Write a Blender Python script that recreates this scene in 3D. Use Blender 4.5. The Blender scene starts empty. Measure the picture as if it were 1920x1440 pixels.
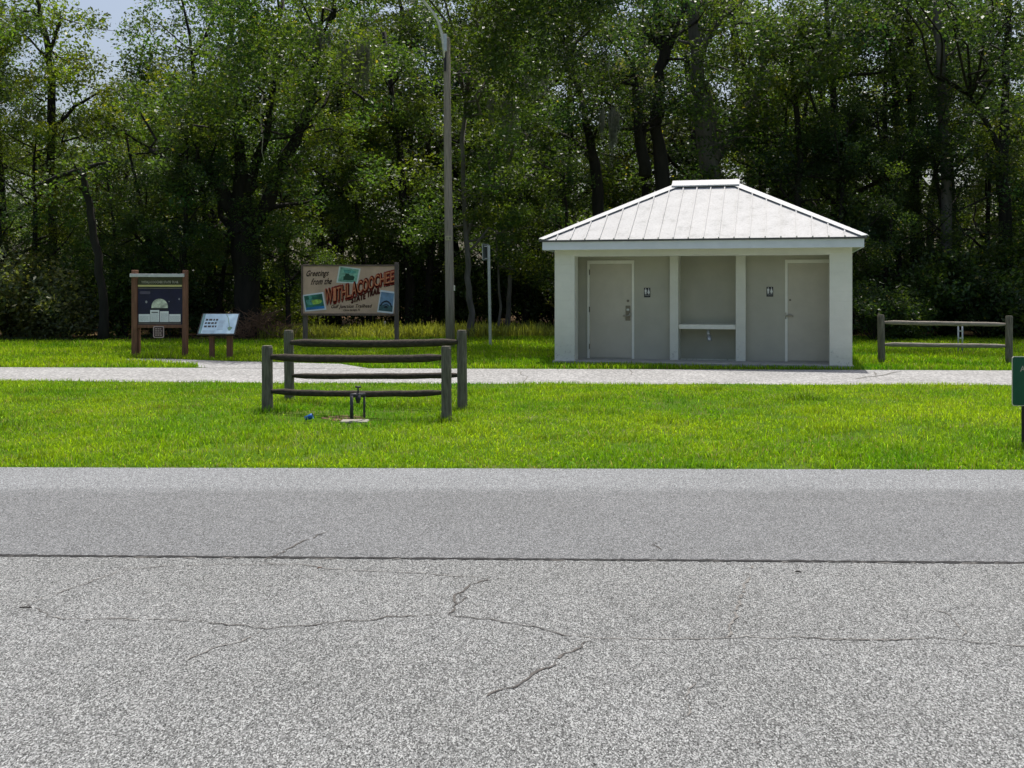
import bpy, math, random
import numpy as np
from mathutils import Vector, Matrix

# ------------------------------------------------------------------ camera, sky, sun, exposure
SC = bpy.context.scene
COL = SC.collection
CAM_H, FPX, HORIZON = 1.67, 1970.0, 540.0
cam_data = bpy.data.cameras.new("camera")
cam_data.sensor_width = 36.0
cam_data.lens = 36.0 * FPX / 1920.0
cam_data.shift_y = -(720.0 - HORIZON) / 1920.0
cam_data.clip_end = 2000
cam = bpy.data.objects.new("camera", cam_data)
cam.location = (0, 0, CAM_H)
cam.rotation_euler = (math.radians(90), 0, 0)
COL.objects.link(cam)
SC.camera = cam

SUN_EL, SUN_AZ = math.radians(71), math.radians(17)        # azimuth from +Y towards +X
SUN = Vector((math.sin(SUN_AZ) * math.cos(SUN_EL), math.cos(SUN_AZ) * math.cos(SUN_EL), math.sin(SUN_EL)))
world = bpy.data.worlds.new("World")
SC.world = world
world.use_nodes = True
wn = world.node_tree.nodes
sky = wn.new("ShaderNodeTexSky")
sky.sky_type = 'NISHITA'
sky.sun_disc = False
sky.sun_elevation = SUN_EL
sky.sun_rotation = SUN_AZ
sky.air_density = 1.0
sky.dust_density = 5.0
world.node_tree.links.new(sky.outputs[0], wn["Background"].inputs[0])
wn["Background"].inputs[1].default_value = 0.135
sl = bpy.data.lights.new("sun", 'SUN')
sl.energy = 4.5
sl.angle = math.radians(0.5)
sl.color = (1.0, 0.955, 0.89)
so = bpy.data.objects.new("sun", sl)
so.rotation_euler = SUN.to_track_quat('Z', 'Y').to_euler()
so.location = (0, 0, 60)
COL.objects.link(so)
SC.view_settings.view_transform = 'Standard'
SC.view_settings.look = 'None'
SC.view_settings.exposure = 0.2
SC.view_settings.gamma = 1.0
SC.cycles.max_bounces = 8
SC.cycles.diffuse_bounces = 4
SC.cycles.transmission_bounces = 4

random.seed(7)
rng = np.random.default_rng(11)

# ------------------------------------------------------------------ projection helpers (photo pixels -> place)
def W(px, py, z=0.0):
    d = (CAM_H - z) * FPX / (py - HORIZON)
    return Vector(((px - 960) / FPX * d, d, z))
def at(px, py, d):
    return Vector(((px - 960) / FPX * d, d, CAM_H + (HORIZON - py) / FPX * d))

# ------------------------------------------------------------------ materials
def srgb(r, g, b):
    f = lambda c: (c / 12.92 if c <= 0.04045 else ((c + 0.055) / 1.055) ** 2.4)
    return (f(r / 255), f(g / 255), f(b / 255), 1)
def newmat(name):
    m = bpy.data.materials.new(name)
    m.use_nodes = True
    nt = m.node_tree
    return m, nt, nt.nodes["Principled BSDF"]
def noise_node(nt, scale, detail=6, rough=0.6, coord='Object', stretch=None):
    tc = nt.nodes.new("ShaderNodeTexCoord")
    n = nt.nodes.new("ShaderNodeTexNoise")
    n.inputs["Scale"].default_value = scale
    n.inputs["Detail"].default_value = detail
    n.inputs["Roughness"].default_value = rough
    src = tc.outputs[coord]
    if stretch:
        mp = nt.nodes.new("ShaderNodeMapping")
        mp.inputs["Scale"].default_value = stretch
        nt.links.new(src, mp.inputs[0])
        src = mp.outputs[0]
    nt.links.new(src, n.inputs["Vector"])
    return n
def ramp(nt, fac, stops):
    r = nt.nodes.new("ShaderNodeValToRGB")
    e = r.color_ramp.elements
    e[0].position, e[0].color = stops[0]
    e[1].position, e[1].color = stops[-1]
    for p, c in stops[1:-1]:
        q = e.new(p); q.color = c
    nt.links.new(fac, r.inputs[0])
    return r
def mixc(nt, a, b, fac, mode='MIX'):
    m = nt.nodes.new("ShaderNodeMix")
    m.data_type = 'RGBA'; m.blend_type = mode
    for s, v in ((m.inputs[0], fac), (m.inputs[6], a), (m.inputs[7], b)):
        if hasattr(v, 'is_output'): nt.links.new(v, s)
        else: s.default_value = v
    return m.outputs[2]
def bump(nt, bs, h, strength, dist=0.01):
    b = nt.nodes.new("ShaderNodeBump")
    b.inputs["Strength"].default_value = strength
    b.inputs["Distance"].default_value = dist
    nt.links.new(h, b.inputs["Height"])
    nt.links.new(b.outputs[0], bs.inputs["Normal"])
def sc4(c, k): return (min(c[0]*k, 1), min(c[1]*k, 1), min(c[2]*k, 1), 1)
def plain(name, col, rough=0.6, metal=0.0, var=0.18, scale=6, bmp=0.0, bscale=60, stretch=None, spec=0.4):
    m, nt, bs = newmat(name)
    col = (col[0], col[1], col[2], 1)
    n = noise_node(nt, scale, stretch=stretch)
    r = ramp(nt, n.outputs[0], [(0.3, sc4(col, 1 - var)), (0.7, sc4(col, 1 + var))])
    nt.links.new(r.outputs[0], bs.inputs["Base Color"])
    bs.inputs["Roughness"].default_value = rough
    bs.inputs["Metallic"].default_value = metal
    bs.inputs["Specular IOR Level"].default_value = spec
    if bmp:
        n2 = noise_node(nt, bscale, stretch=stretch)
        bump(nt, bs, n2.outputs[0], bmp)
    return m

def asphalt(name, cell, lo, hi, tint, big=0.12):
    m, nt, bs = newmat(name)
    tc = nt.nodes.new("ShaderNodeTexCoord")
    v = nt.nodes.new("ShaderNodeTexVoronoi")
    v.inputs["Scale"].default_value = 1.0 / cell
    mpv = nt.nodes.new("ShaderNodeMapping"); mpv.inputs["Scale"].default_value = (1, 0.5, 1)
    nt.links.new(tc.outputs["Object"], mpv.inputs[0]); nt.links.new(mpv.outputs[0], v.inputs["Vector"])
    sx = nt.nodes.new("ShaderNodeSeparateColor")
    nt.links.new(v.outputs["Color"], sx.inputs[0])
    n1 = noise_node(nt, 0.55 / cell, 3, 0.7, stretch=(1, 0.5, 1))
    a = nt.nodes.new("ShaderNodeMath"); a.operation = 'MULTIPLY_ADD'
    a.inputs[1].default_value = 0.5
    nt.links.new(sx.outputs[0], a.inputs[0]); 
    b = nt.nodes.new("ShaderNodeMath"); b.operation = 'MULTIPLY'; b.inputs[1].default_value = 0.5
    nt.links.new(n1.outputs[0], b.inputs[0]); nt.links.new(b.outputs[0], a.inputs[2])
    r = ramp(nt, a.outputs[0], [(0.22, (lo*tint[0], lo*tint[1], lo*tint[2], 1)), (0.55, ((lo*.45+hi*.3)*tint[0]*1.25, (lo*.45+hi*.3)*tint[1]*1.25, (lo*.45+hi*.3)*tint[2]*1.25, 1)), (0.8, (hi*tint[0], hi*tint[1], hi*tint[2], 1))])
    n2 = noise_node(nt, 0.7, 5, 0.6)
    r2 = ramp(nt, n2.outputs[0], [(0.3, (1-big, 1-big, 1-big*1.1, 1)), (0.7, (1+big, 1+big, 1+big, 1))])
    c = mixc(nt, r.outputs[0], r2.outputs[0], 1.0, 'MULTIPLY')
    n3 = noise_node(nt, 9, 4, 0.7)
    r3 = ramp(nt, n3.outputs[0], [(0.3, (.93, .93, .93, 1)), (0.7, (1.07, 1.06, 1.05, 1))])
    c = mixc(nt, c, r3.outputs[0], 1.0, 'MULTIPLY')
    nt.links.new(c, bs.inputs["Base Color"])
    bs.inputs["Roughness"].default_value = 0.9
    bs.inputs["Specular IOR Level"].default_value = 0.25
    bump(nt, bs, a.outputs[0], 0.6, 0.006)
    return m, nt, bs, c

def foliage(name, trans=0.45, rough=0.5, gain=1.0, tcol=(1.5, 1.35, 0.5), spec=0.5):
    m = bpy.data.materials.new(name); m.use_nodes = True
    nt = m.node_tree; nt.nodes.clear()
    out = nt.nodes.new("ShaderNodeOutputMaterial")
    at_ = nt.nodes.new("ShaderNodeAttribute"); at_.attribute_name = "Col"
    pr = nt.nodes.new("ShaderNodeBsdfPrincipled")
    pr.inputs["Roughness"].default_value = rough
    pr.inputs["Specular IOR Level"].default_value = spec
    tl = nt.nodes.new("ShaderNodeBsdfTranslucent")
    base = mixc(nt, at_.outputs[0], (gain, gain, gain, 1), 1.0, 'MULTIPLY')
    tcv = mixc(nt, at_.outputs[0], (tcol[0]*gain, tcol[1]*gain, tcol[2]*gain, 1), 1.0, 'MULTIPLY')
    nt.links.new(base, pr.inputs["Base Color"]); nt.links.new(tcv, tl.inputs[0])
    mx = nt.nodes.new("ShaderNodeMixShader"); mx.inputs[0].default_value = trans
    nt.links.new(pr.outputs[0], mx.inputs[1]); nt.links.new(tl.outputs[0], mx.inputs[2])
    nt.links.new(mx.outputs[0], out.inputs[0])
    return m

M = {}
M['road_far'], _nt, _bs, _c = asphalt("asphalt_lane", 0.0052, 0.05, 0.305, (0.945, 0.99, 1.02), 0.06)
# a lighter, sand-dusted strip along the grass edge of the lane
_tc = _nt.nodes.new("ShaderNodeTexCoord"); _sp = _nt.nodes.new("ShaderNodeSeparateXYZ"); _nt.links.new(_tc.outputs["Object"], _sp.inputs[0])
_nz = noise_node(_nt, 1.2, 4); _ad = _nt.nodes.new("ShaderNodeMath"); _ad.operation = 'MULTIPLY_ADD'; _ad.inputs[1].default_value = 0.35
_nt.links.new(_nz.outputs[0], _ad.inputs[0]); _nt.links.new(_sp.outputs[1], _ad.inputs[2])
_mr = _nt.nodes.new("ShaderNodeMapRange"); _mr.inputs[1].default_value = 8.72; _mr.inputs[2].default_value = 8.98
_nt.links.new(_ad.outputs[0], _mr.inputs[0])
_rr = ramp(_nt, _mr.outputs[0], [(0.0, (1, 1, 1, 1)), (1.0, (1.34, 1.35, 1.36, 1))])
_nt.links.new(mixc(_nt, _c, _rr.outputs[0], 1.0, 'MULTIPLY'), _bs.inputs["Base Color"])
M['road_near'] = asphalt("asphalt_worn", 0.0044, 0.015, 0.42, (0.945, 0.985, 0.985), 0.1)[0]
M['trail'] = asphalt("trail_pavement", 0.03, 0.19, 0.43, (0.98, 0.985, 0.98), 0.1)[0]
M['crack'] = plain("crack_tar", (0.075, 0.070, 0.064), 0.95, var=0.5, scale=30)
M['seam'] = plain('open_seam', (0.018, 0.018, 0.018), 0.95, var=0.4, scale=30)
M['crack_faint'] = plain("crack_faint", (0.15, 0.145, 0.135), 0.95, var=0.45, scale=30)
M['leaf'] = foliage("leaf_material", 0.50, 0.42, 1.2, (1.55, 1.6, 0.42), 0.4)
M['grass'] = foliage("grass_blade", 0.45, 0.6, 1.0, (1.3, 1.3, 0.4), 0.2)
M['moss'] = plain("spanish_moss", (0.15, 0.155, 0.12), 0.9, var=0.3)
M['bark'] = plain("dark_bark", (0.020, 0.017, 0.014), 0.95, var=0.5, scale=5, bmp=0.8, bscale=14, stretch=(1, 1, 0.25))
M['bark_grey'] = plain("grey_bark", (0.115, 0.105, 0.095), 0.95, var=0.45, scale=4, bmp=0.8, bscale=14, stretch=(1, 1, 0.3))
M['bark_pale'] = plain("pale_twig", (0.33, 0.32, 0.26), 0.9, var=0.3)
M['brush'] = plain("dry_brush", (0.15, 0.085, 0.055), 0.95, var=0.5, scale=8)
M['wood'] = plain("weathered_wood", (0.145, 0.132, 0.105), 0.9, var=0.5, scale=7, bmp=0.7, bscale=24, stretch=(6, 6, 0.7))
M['rail'] = plain("weathered_rail", (0.052, 0.041, 0.030), 0.9, var=0.6, scale=6, bmp=0.8, bscale=24, stretch=(0.8, 6, 6))
M['rail_pale'] = plain("weathered_rail_pale", (0.24, 0.215, 0.18), 0.9, var=0.4, scale=6, bmp=0.6, bscale=24, stretch=(0.8, 6, 6))
M['pole'] = plain("utility_pole_wood", (0.30, 0.255, 0.205), 0.9, var=0.35, scale=5, bmp=0.6, bscale=20, stretch=(9, 9, 0.4))
M['redwood'] = plain("stained_timber", (0.185, 0.088, 0.05), 0.75, var=0.35, scale=5, bmp=0.3, bscale=20, stretch=(6, 6, 0.6))
M['sawn'] = plain("grey_brown_timber", (0.15, 0.12, 0.10), 0.85, var=0.4, scale=5, bmp=0.4, bscale=20, stretch=(6, 6, 0.6))
M['galv'] = plain("galvanised_steel", (0.55, 0.57, 0.56), 0.45, 0.6, var=0.12, scale=15)
M['alu'] = plain("aluminium_arm", (0.62, 0.61, 0.56), 0.45, 0.4, var=0.1)
M['steel_dark'] = plain("dark_hardware", (0.20, 0.18, 0.14), 0.4, 0.8, var=0.2)
M['brass'] = plain("worn_lever", (0.48, 0.45, 0.38), 0.35, 0.8, var=0.15)
M['black'] = plain("black_paint", (0.018, 0.018, 0.02), 0.6, var=0.2)
M['white'] = plain("white_paint", (0.75, 0.76, 0.74), 0.6, var=0.05)
M['cream'] = plain("cream_print", (0.72, 0.69, 0.55), 0.7, var=0.05)
M['iron'] = plain("black_iron_pipe", (0.045, 0.047, 0.05), 0.55, 0.2, var=0.5, scale=25)
M['concrete'] = plain("concrete", (0.25, 0.24, 0.20), 0.9, var=0.22, scale=8, bmp=0.3, bscale=90)
M['blue'] = plain("blue_plastic", (0.01, 0.11, 0.42), 0.45, var=0.2, scale=20)
M['green_sign'] = plain("green_sign_face", (0.004, 0.085, 0.036), 0.5, var=0.12)

# painted block wall: faint coursing, scuffs near the floor
def wall_mat():
    m, nt, bs = newmat("painted_block_wall")
    tc = nt.nodes.new("ShaderNodeTexCoord")
    sp = nt.nodes.new("ShaderNodeSeparateXYZ"); nt.links.new(tc.outputs["Object"], sp.inputs[0])
    cb = nt.nodes.new("ShaderNodeCombineXYZ")
    nt.links.new(sp.outputs[0], cb.inputs[0]); nt.links.new(sp.outputs[2], cb.inputs[1])
    br = nt.nodes.new("ShaderNodeTexBrick")
    nt.links.new(cb.outputs[0], br.inputs["Vector"])
    br.inputs["Scale"].default_value = 1.0
    br.inputs["Brick Width"].default_value = 0.40; br.inputs["Row Height"].default_value = 0.20
    br.inputs["Mortar Size"].default_value = 0.005; br.inputs["Mortar Smooth"].default_value = 0.6
    n = noise_node(nt, 2.2, 6, 0.65)
    r = ramp(nt, n.outputs[0], [(0.3, (0.69, 0.69, 0.585, 1)), (0.7, (0.78, 0.78, 0.67, 1))])
    # scuffs and mud splash low on the wall
    n2 = noise_node(nt, 14, 6, 0.75)
    mr = nt.nodes.new("ShaderNodeMapRange"); mr.inputs[1].default_value = 0.62; mr.inputs[2].default_value = 0.05
    nt.links.new(sp.outputs[2], mr.inputs[0])
    r2 = ramp(nt, n2.outputs[0], [(0.54, (0, 0, 0, 1)), (0.68, (1, 1, 1, 1))])
    ml = nt.nodes.new("ShaderNodeMath"); ml.operation = 'MULTIPLY'
    nt.links.new(mr.outputs[0], ml.inputs[0]); nt.links.new(r2.outputs[0], ml.inputs[1])
    ml2 = nt.nodes.new("ShaderNodeMath"); ml2.operation = 'MULTIPLY'; ml2.inputs[1].default_value = 0.8
    nt.links.new(ml.outputs[0], ml2.inputs[0])
    c = mixc(nt, r.outputs[0], (0.25, 0.23, 0.19, 1), ml2.outputs[0])
    nt.links.new(c, bs.inputs["Base Color"])
    bs.inputs["Roughness"].default_value = 0.75
    inv = nt.nodes.new("ShaderNodeMath"); inv.operation = 'SUBTRACT'; inv.inputs[0].default_value = 1.0
    nt.links.new(br.outputs["Fac"], inv.inputs[1])
    bump(nt, bs, inv.outputs[0], 0.6, 0.005)
    return m
M['wall'] = wall_mat()
M['porch'] = plain('beige_wall', (0.47, 0.455, 0.365), 0.75, var=0.07, scale=2, bmp=0.15, bscale=30)  # darker beige for the back walls of porch and niche
M['door'] = plain("painted_steel_door", (0.56, 0.52, 0.41), 0.55, var=0.06, scale=3, bmp=0.05, bscale=4)
M['frame'] = plain("painted_door_frame", (0.86, 0.85, 0.74), 0.55, var=0.05)
M['trim'] = plain("white_fascia", (0.72, 0.76, 0.79), 0.55, var=0.06, scale=3)
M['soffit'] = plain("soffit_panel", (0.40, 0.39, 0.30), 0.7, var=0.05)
M['slab'] = plain("slab_concrete", (0.36, 0.36, 0.33), 0.9, var=0.2, scale=6, bmp=0.2)
def roof_mat():
    m, nt, bs = newmat("white_metal_roof")
    n = noise_node(nt, 3.0, 9, 0.72, stretch=(1, 1, 1))
    r = ramp(nt, n.outputs[0], [(0.30, (0.33, 0.335, 0.33, 1)), (0.45, (0.44, 0.445, 0.445, 1)), (0.7, (0.49, 0.495, 0.495, 1))])
    n2 = noise_node(nt, 26, 6, 0.7)
    r2 = ramp(nt, n2.outputs[0], [(0.32, (0.72, 0.71, 0.69, 1)), (0.5, (1, 1, 1, 1))])
    nt.links.new(mixc(nt, r.outputs[0], r2.outputs[0], 0.8, 'MULTIPLY'), bs.inputs["Base Color"])
    bs.inputs["Roughness"].default_value = 0.7
    bs.inputs["Specular IOR Level"].default_value = 0.15
    return m
M['roof'] = roof_mat()
M['roof_trim'] = plain("white_metal_trim", (0.545, 0.55, 0.55), 0.7, var=0.05, spec=0.15)
M['gap'] = plain("painted_gap_shade", (0.10, 0.10, 0.10), 0.9)  # dark colour painted as shade under the ridge cap and along the eave

def ground_mat():
    m, nt, bs = newmat("turf_soil")
    n = noise_node(nt, 1.6, 8, 0.7)
    r = ramp(nt, n.outputs[0], [(0.3, (0.040, 0.075, 0.006, 1)), (0.5, (0.055, 0.12, 0.006, 1)), (0.72, (0.12, 0.11, 0.05, 1))])
    n2 = noise_node(nt, 22, 8, 0.75)
    lit = ramp(nt, n2.outputs[0], [(0.3, (0.03, 0.02, 0.012, 1)), (0.55, (0.10, 0.065, 0.035, 1)), (0.75, (0.20, 0.14, 0.08, 1))])
    tc = nt.nodes.new("ShaderNodeTexCoord"); sp = nt.nodes.new("ShaderNodeSeparateXYZ"); nt.links.new(tc.outputs["Object"], sp.inputs[0])
    n3 = noise_node(nt, 0.35, 4)
    ad = nt.nodes.new("ShaderNodeMath"); ad.operation = 'MULTIPLY_ADD'; ad.inputs[1].default_value = 7.0
    nt.links.new(n3.outputs[0], ad.inputs[0]); nt.links.new(sp.outputs[1], ad.inputs[2])
    mr = nt.nodes.new("ShaderNodeMapRange"); mr.inputs[1].default_value = 36.5; mr.inputs[2].default_value = 39.0
    nt.links.new(ad.outputs[0], mr.inputs[0])
    nt.links.new(mixc(nt, r.outputs[0], lit.outputs[0], mr.outputs[0]), bs.inputs["Base Color"])
    bs.inputs["Roughness"].default_value = 0.95
    bs.inputs["Specular IOR Level"].default_value = 0.05
    bump(nt, bs, n2.outputs[0], 0.6, 0.03)
    return m
M['ground'] = ground_mat()

# ------------------------------------------------------------------ mesh helpers
class MB:
    def __init__(s): s.v = []; s.f = []; s.mi = []
    def face(s, pts, m=0):
        i = len(s.v); s.v += [tuple(p) for p in pts]; s.f.append(tuple(range(i, i + len(pts)))); s.mi.append(m)
    def box(s, x0, x1, y0, y1, z0, z1, m=0, T=None):
        i = len(s.v)
        P = [(x0,y0,z0),(x1,y0,z0),(x1,y1,z0),(x0,y1,z0),(x0,y0,z1),(x1,y0,z1),(x1,y1,z1),(x0,y1,z1)]
        if T is not None: P = [tuple(T @ Vector(p)) for p in P]
        s.v += P
        for q in ((0,3,2,1),(4,5,6,7),(0,1,5,4),(1,2,6,5),(2,3,7,6),(3,0,4,7)):
            s.f.append(tuple(i + k for k in q)); s.mi.append(m)
    def prism(s, pts, n, m=0):
        """pts: planar polygon, n: extrusion vector"""
        n = Vector(n); i = len(s.v); k = len(pts)
        s.v += [tuple(Vector(p)) for p in pts] + [tuple(Vector(p) + n) for p in pts]
        s.f.append(tuple(range(i, i + k))); s.mi.append(m)
        s.f.append(tuple(range(i + 2*k - 1, i + k - 1, -1))); s.mi.append(m)
        for a in range(k):
            b = (a + 1) % k
            s.f.append((i + b, i + a, i + k + a, i + k + b)); s.mi.append(m)
    def tube(s, pts, rad, n=8, m=0, squash=1.0, jitter=0.0):
        pts = [Vector(p) for p in pts]
        if not hasattr(rad, '__len__'): rad = [rad] * len(pts)
        up = None; rings = []
        for k, p in enumerate(pts):
            a = pts[max(k-1, 0)]; b = pts[min(k+1, len(pts)-1)]
            t = (b - a).normalized()
            if up is None:
                up = t.orthogonal().normalized()
                if abs(t.z) < 0.9: up = (Vector((0,0,1)) - t * t.z).normalized()
            up = (up - t * up.dot(t)).normalized()
            sd = t.cross(up)
            i = len(s.v)
            for q in range(n):
                ang = 2 * math.pi * q / n
                r = rad[k] * (1 + (random.uniform(-jitter, jitter) if jitter else 0))
                s.v.append(tuple(p + sd * math.cos(ang) * r * squash + up * math.sin(ang) * r))
            rings.append(i)
        for a, b in zip(rings, rings[1:]):
            for q in range(n):
                w = (q + 1) % n
                s.f.append((a + q, a + w, b + w, b + q)); s.mi.append(m)
        s.f.append(tuple(rings[0] + q for q in range(n - 1, -1, -1))); s.mi.append(m)
        s.f.append(tuple(rings[-1] + q for q in range(n))); s.mi.append(m)
    def mesh(s, name, mats, smooth=False):
        me = bpy.data.meshes.new(name)
        me.from_pydata(s.v, [], s.f)
        for m in mats: me.materials.append(m)
        if len(mats) > 1: me.polygons.foreach_set("material_index", s.mi)
        if smooth: me.polygons.foreach_set("use_smooth", [True] * len(s.f))
        me.update()
        return me
    def build(s, name, mats, parent=None, smooth=False, bevel=0.0, label=None):
        if not isinstance(mats, (list, tuple)): mats = [mats]
        o = bpy.data.objects.new(name, s.mesh(name, mats, smooth))
        COL.objects.link(o)
        if parent: o.parent = parent
        if label: o["label"] = label
        if bevel:
            b = o.modifiers.new("bevel", 'BEVEL'); b.width = bevel; b.segments = 2; b.limit_method = 'ANGLE'
        return o
def tag(o, label=None, cat=None, group=None, kind=None):
    if label: o["label"] = label
    if cat: o["category"] = cat
    if group: o["group"] = group
    if kind: o["kind"] = kind
    return o
def thing(name, loc, label, cat, group=None, rz=0.0):
    o = bpy.data.objects.new(name, None); COL.objects.link(o)
    o.location = loc; o.rotation_euler = (0, 0, rz); o.empty_display_size = 0.3
    return tag(o, label, cat, group)

_glyphs = {}
def glyph(ch):
    if ch in _glyphs: return _glyphs[ch]
    cu = bpy.data.curves.new("glyph", 'FONT'); cu.body = ch; cu.resolution_u = 3
    ob = bpy.data.objects.new("glyph", cu); COL.objects.link(ob)
    dg = bpy.context.evaluated_depsgraph_get()
    me = bpy.data.meshes.new_from_object(ob.evaluated_get(dg))
    v = [(p.co.x / 0.69, p.co.y / 0.69) for p in me.vertices]
    f = [tuple(p.vertices) for p in me.polygons]
    cu.body = ch + "|"; bpy.context.view_layer.update()
    cu2 = bpy.data.curves.new("g2", 'FONT'); cu2.body = ch + ch
    bpy.data.objects.remove(ob); bpy.data.curves.remove(cu); bpy.data.meshes.remove(me)
    w = (max(p[0] for p in v) if v else 0.35) + 0.10
    bpy.data.curves.remove(cu2)
    _glyphs[ch] = (v, f, w)
    return _glyphs[ch]
def text(mb, s, fn, m=0, fat=0.0):
    """lay the string along u (cap height 1); fn(u, v) -> 3-D point"""
    u = 0.0
    for ch in s:
        if ch == ' ': u += 0.5; continue
        v, f, w = glyph(ch)
        for dx, dy in ([(0, 0)] if not fat else [(-fat, 0), (fat, 0), (0, fat), (0, -fat), (0, 0)]):
            i = len(mb.v)
            mb.v += [tuple(fn(u + p[0] + dx, p[1] + dy)) for p in v]
            for q in f: mb.f.append(tuple(i + k for k in q)); mb.mi.append(m)
        u += w
    return u
def text_len(s): return sum(0.5 if c == ' ' else glyph(c)[2] for c in s)
for _c in "ABCDEFGHIJKLMNOPQRSTUVWXYZabcdefghijklmnopqrstuvwxyz,1234567890": pass

# ------------------------------------------------------------------ the setting: ground, road, trail, path
g = MB()
n_ = 40
for i in range(n_):
    for j in range(n_):
        x0, x1 = -300 + 600 * i / n_, -300 + 600 * (i + 1) / n_
        y0, y1 = -150 + 600 * j / n_, -150 + 600 * (j + 1) / n_
        g.face([(x0, y0, 0), (x1, y0, 0), (x1, y1, 0), (x0, y1, 0)])
tag(g.build("ground", M['ground']), kind='structure')

def line_y(pa, pb):
    """world line through two photo ground points: returns y(x)"""
    a, b = W(*pa), W(*pb)
    k = (b.y - a.y) / (b.x - a.x)
    return lambda x: a.y + k * (x - a.x)
edge_road = line_y((0, 877), (1920, 881.5))
edge_seam = line_y((0, 1043), (1920, 1057))
trail_far = line_y((0, 689), (1920, 695))
def trail_near(x):
    pts = [(-40, 19.3), (-9.4, 18.95), (-7.5, 18.75), (-5, 18.5), (-2, 18.35), (3, 18.2), (9, 18.05), (40, 17.4)]
    for (xa, ya), (xb, yb) in zip(pts, pts[1:]):
        if xa <= x <= xb: return ya + (yb - ya) * (x - xa) / (xb - xa)
    return 18.3
# road: far lane, worn near half, the seam between them and its cracks (all one mesh)
rd = MB()
xs = [-60, -30, -15, -8, -4, 0, 4, 8, 15, 30, 60]
for a, b in zip(xs, xs[1:]):
    rd.face([(a, edge_seam(a), .004), (b, edge_seam(b), .004), (b, edge_road(b), .004), (a, edge_road(a), .004)], 0)
    rd.face([(a, -14, .004), (b, -14, .004), (b, edge_seam(b), .004), (a, edge_seam(a), .004)], 1)
def ribbon(mb, pts, w, m, z=.008, step=0.035, wob=0.018, gaps=0.0):
    P = []
    for a, b in zip(pts, pts[1:]):
        k = max(1, int((b - a).length / step))
        for q in range(k): P.append(a.lerp(b, q / k))
    P.append(pts[-1])
    ph = random.uniform(0, 9); L = []; R = []
    for i, p in enumerate(P):
        t = (P[min(i+1, len(P)-1)] - P[max(i-1, 0)]); t.z = 0
        n = Vector((-t.y, t.x, 0)).normalized()
        e = wob * (math.sin(i * .9 + ph) * .5 + random.uniform(-.8, .8))
        ww = w * (0.45 + 0.9 * random.random()) * (0.35 if i in (0, len(P)-1) else 1)
        c = Vector((p.x, p.y, z)) + n * e
        L.append(c + n * ww); R.append(c - n * ww)
    for i in range(len(P) - 1):
        if random.random() < gaps: continue
        mb.face([R[i], R[i+1], L[i+1], L[i]], m)
def px_ribbon(mb, pp, w, m, **k): ribbon(mb, [W(*p) for p in pp], w, m, **k)
ribbon(rd, [Vector((x, edge_seam(x), 0)) for x in (-30, -10, -4, 0, 4, 10, 30)], 0.020, 4, wob=0.005, step=0.025)
ribbon(rd, [Vector((x, edge_seam(x) - .012, 0)) for x in (-10, -4, 0, 4, 10)], 0.010, 3, wob=0.012, step=0.04, gaps=.35, z=.0075)
px_ribbon(rd, [(617,998),(590,1008),(555,1022),(530,1038),(510,1046),(495,1052)], 0.0069, 2, gaps=0.054)
px_ribbon(rd, [(915,1086),(885,1098),(862,1112),(850,1130),(848,1148),(842,1154)], 0.0062, 2, gaps=0.054)
px_ribbon(rd, [(862,1112),(875,1122),(850,1136)], 0.0034, 2, gaps=0.090)
px_ribbon(rd, [(95,1158),(120,1162),(250,1163),(370,1166)], 0.0041, 3, gaps=0.113)
px_ribbon(rd, [(370,1166),(440,1175),(500,1181),(560,1176),(640,1168),(740,1159),(842,1154)], 0.0051, 2, gaps=0.036)
px_ribbon(rd, [(842,1154),(900,1162),(960,1171),(1020,1183),(1075,1195)], 0.0044, 2, gaps=0.068)
px_ribbon(rd, [(1075,1195),(1120,1199),(1200,1201),(1320,1200),(1400,1197),(1500,1198),(1600,1202),(1720,1200)], 0.0041, 3, gaps=0.045)
px_ribbon(rd, [(1500,1198),(1600,1202),(1720,1200),(1800,1201),(1840,1208),(1920,1214),(2050,1222)], 0.0041, 2, gaps=0.090)
px_ribbon(rd, [(1110,1203),(1085,1215),(1050,1238),(1010,1262),(960,1290),(915,1310)], 0.0059, 2, gaps=0.045)
px_ribbon(rd, [(500,1181),(460,1200),(400,1220),(345,1238)], 0.0041, 3, gaps=0.090)
px_ribbon(rd, [(60,1135),(80,1122),(150,1100),(230,1070),(320,1062),(440,1060),(560,1060),(620,1068),(700,1072),(800,1078),(915,1086)], 0.0041, 3, gaps=0.090)
px_ribbon(rd, [(60,1135),(75,1148),(100,1160)], 0.0041, 2, gaps=0.135)
px_ribbon(rd, [(1410,1062),(1395,1110),(1370,1170),(1365,1200)], 0.0069, 3, gaps=0.158)
px_ribbon(rd, [(1300,1282),(1290,1310),(1280,1360)], 0.0041, 3, gaps=0.225)
px_ribbon(rd, [(1390,1392),(1425,1394),(1460,1398)], 0.0028, 2, gaps=0.090)
px_ribbon(rd, [(1760,1145),(1800,1175),(1805,1198)], 0.0034, 3, gaps=0.135)
px_ribbon(rd, [(1225,1018),(1232,1028),(1240,1034)], 0.0048, 2, gaps=0.090)
tag(rd.build("road", [M['road_far'], M['road_near'], M['crack'], M['crack_faint'], M['seam']]), kind='structure')

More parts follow.
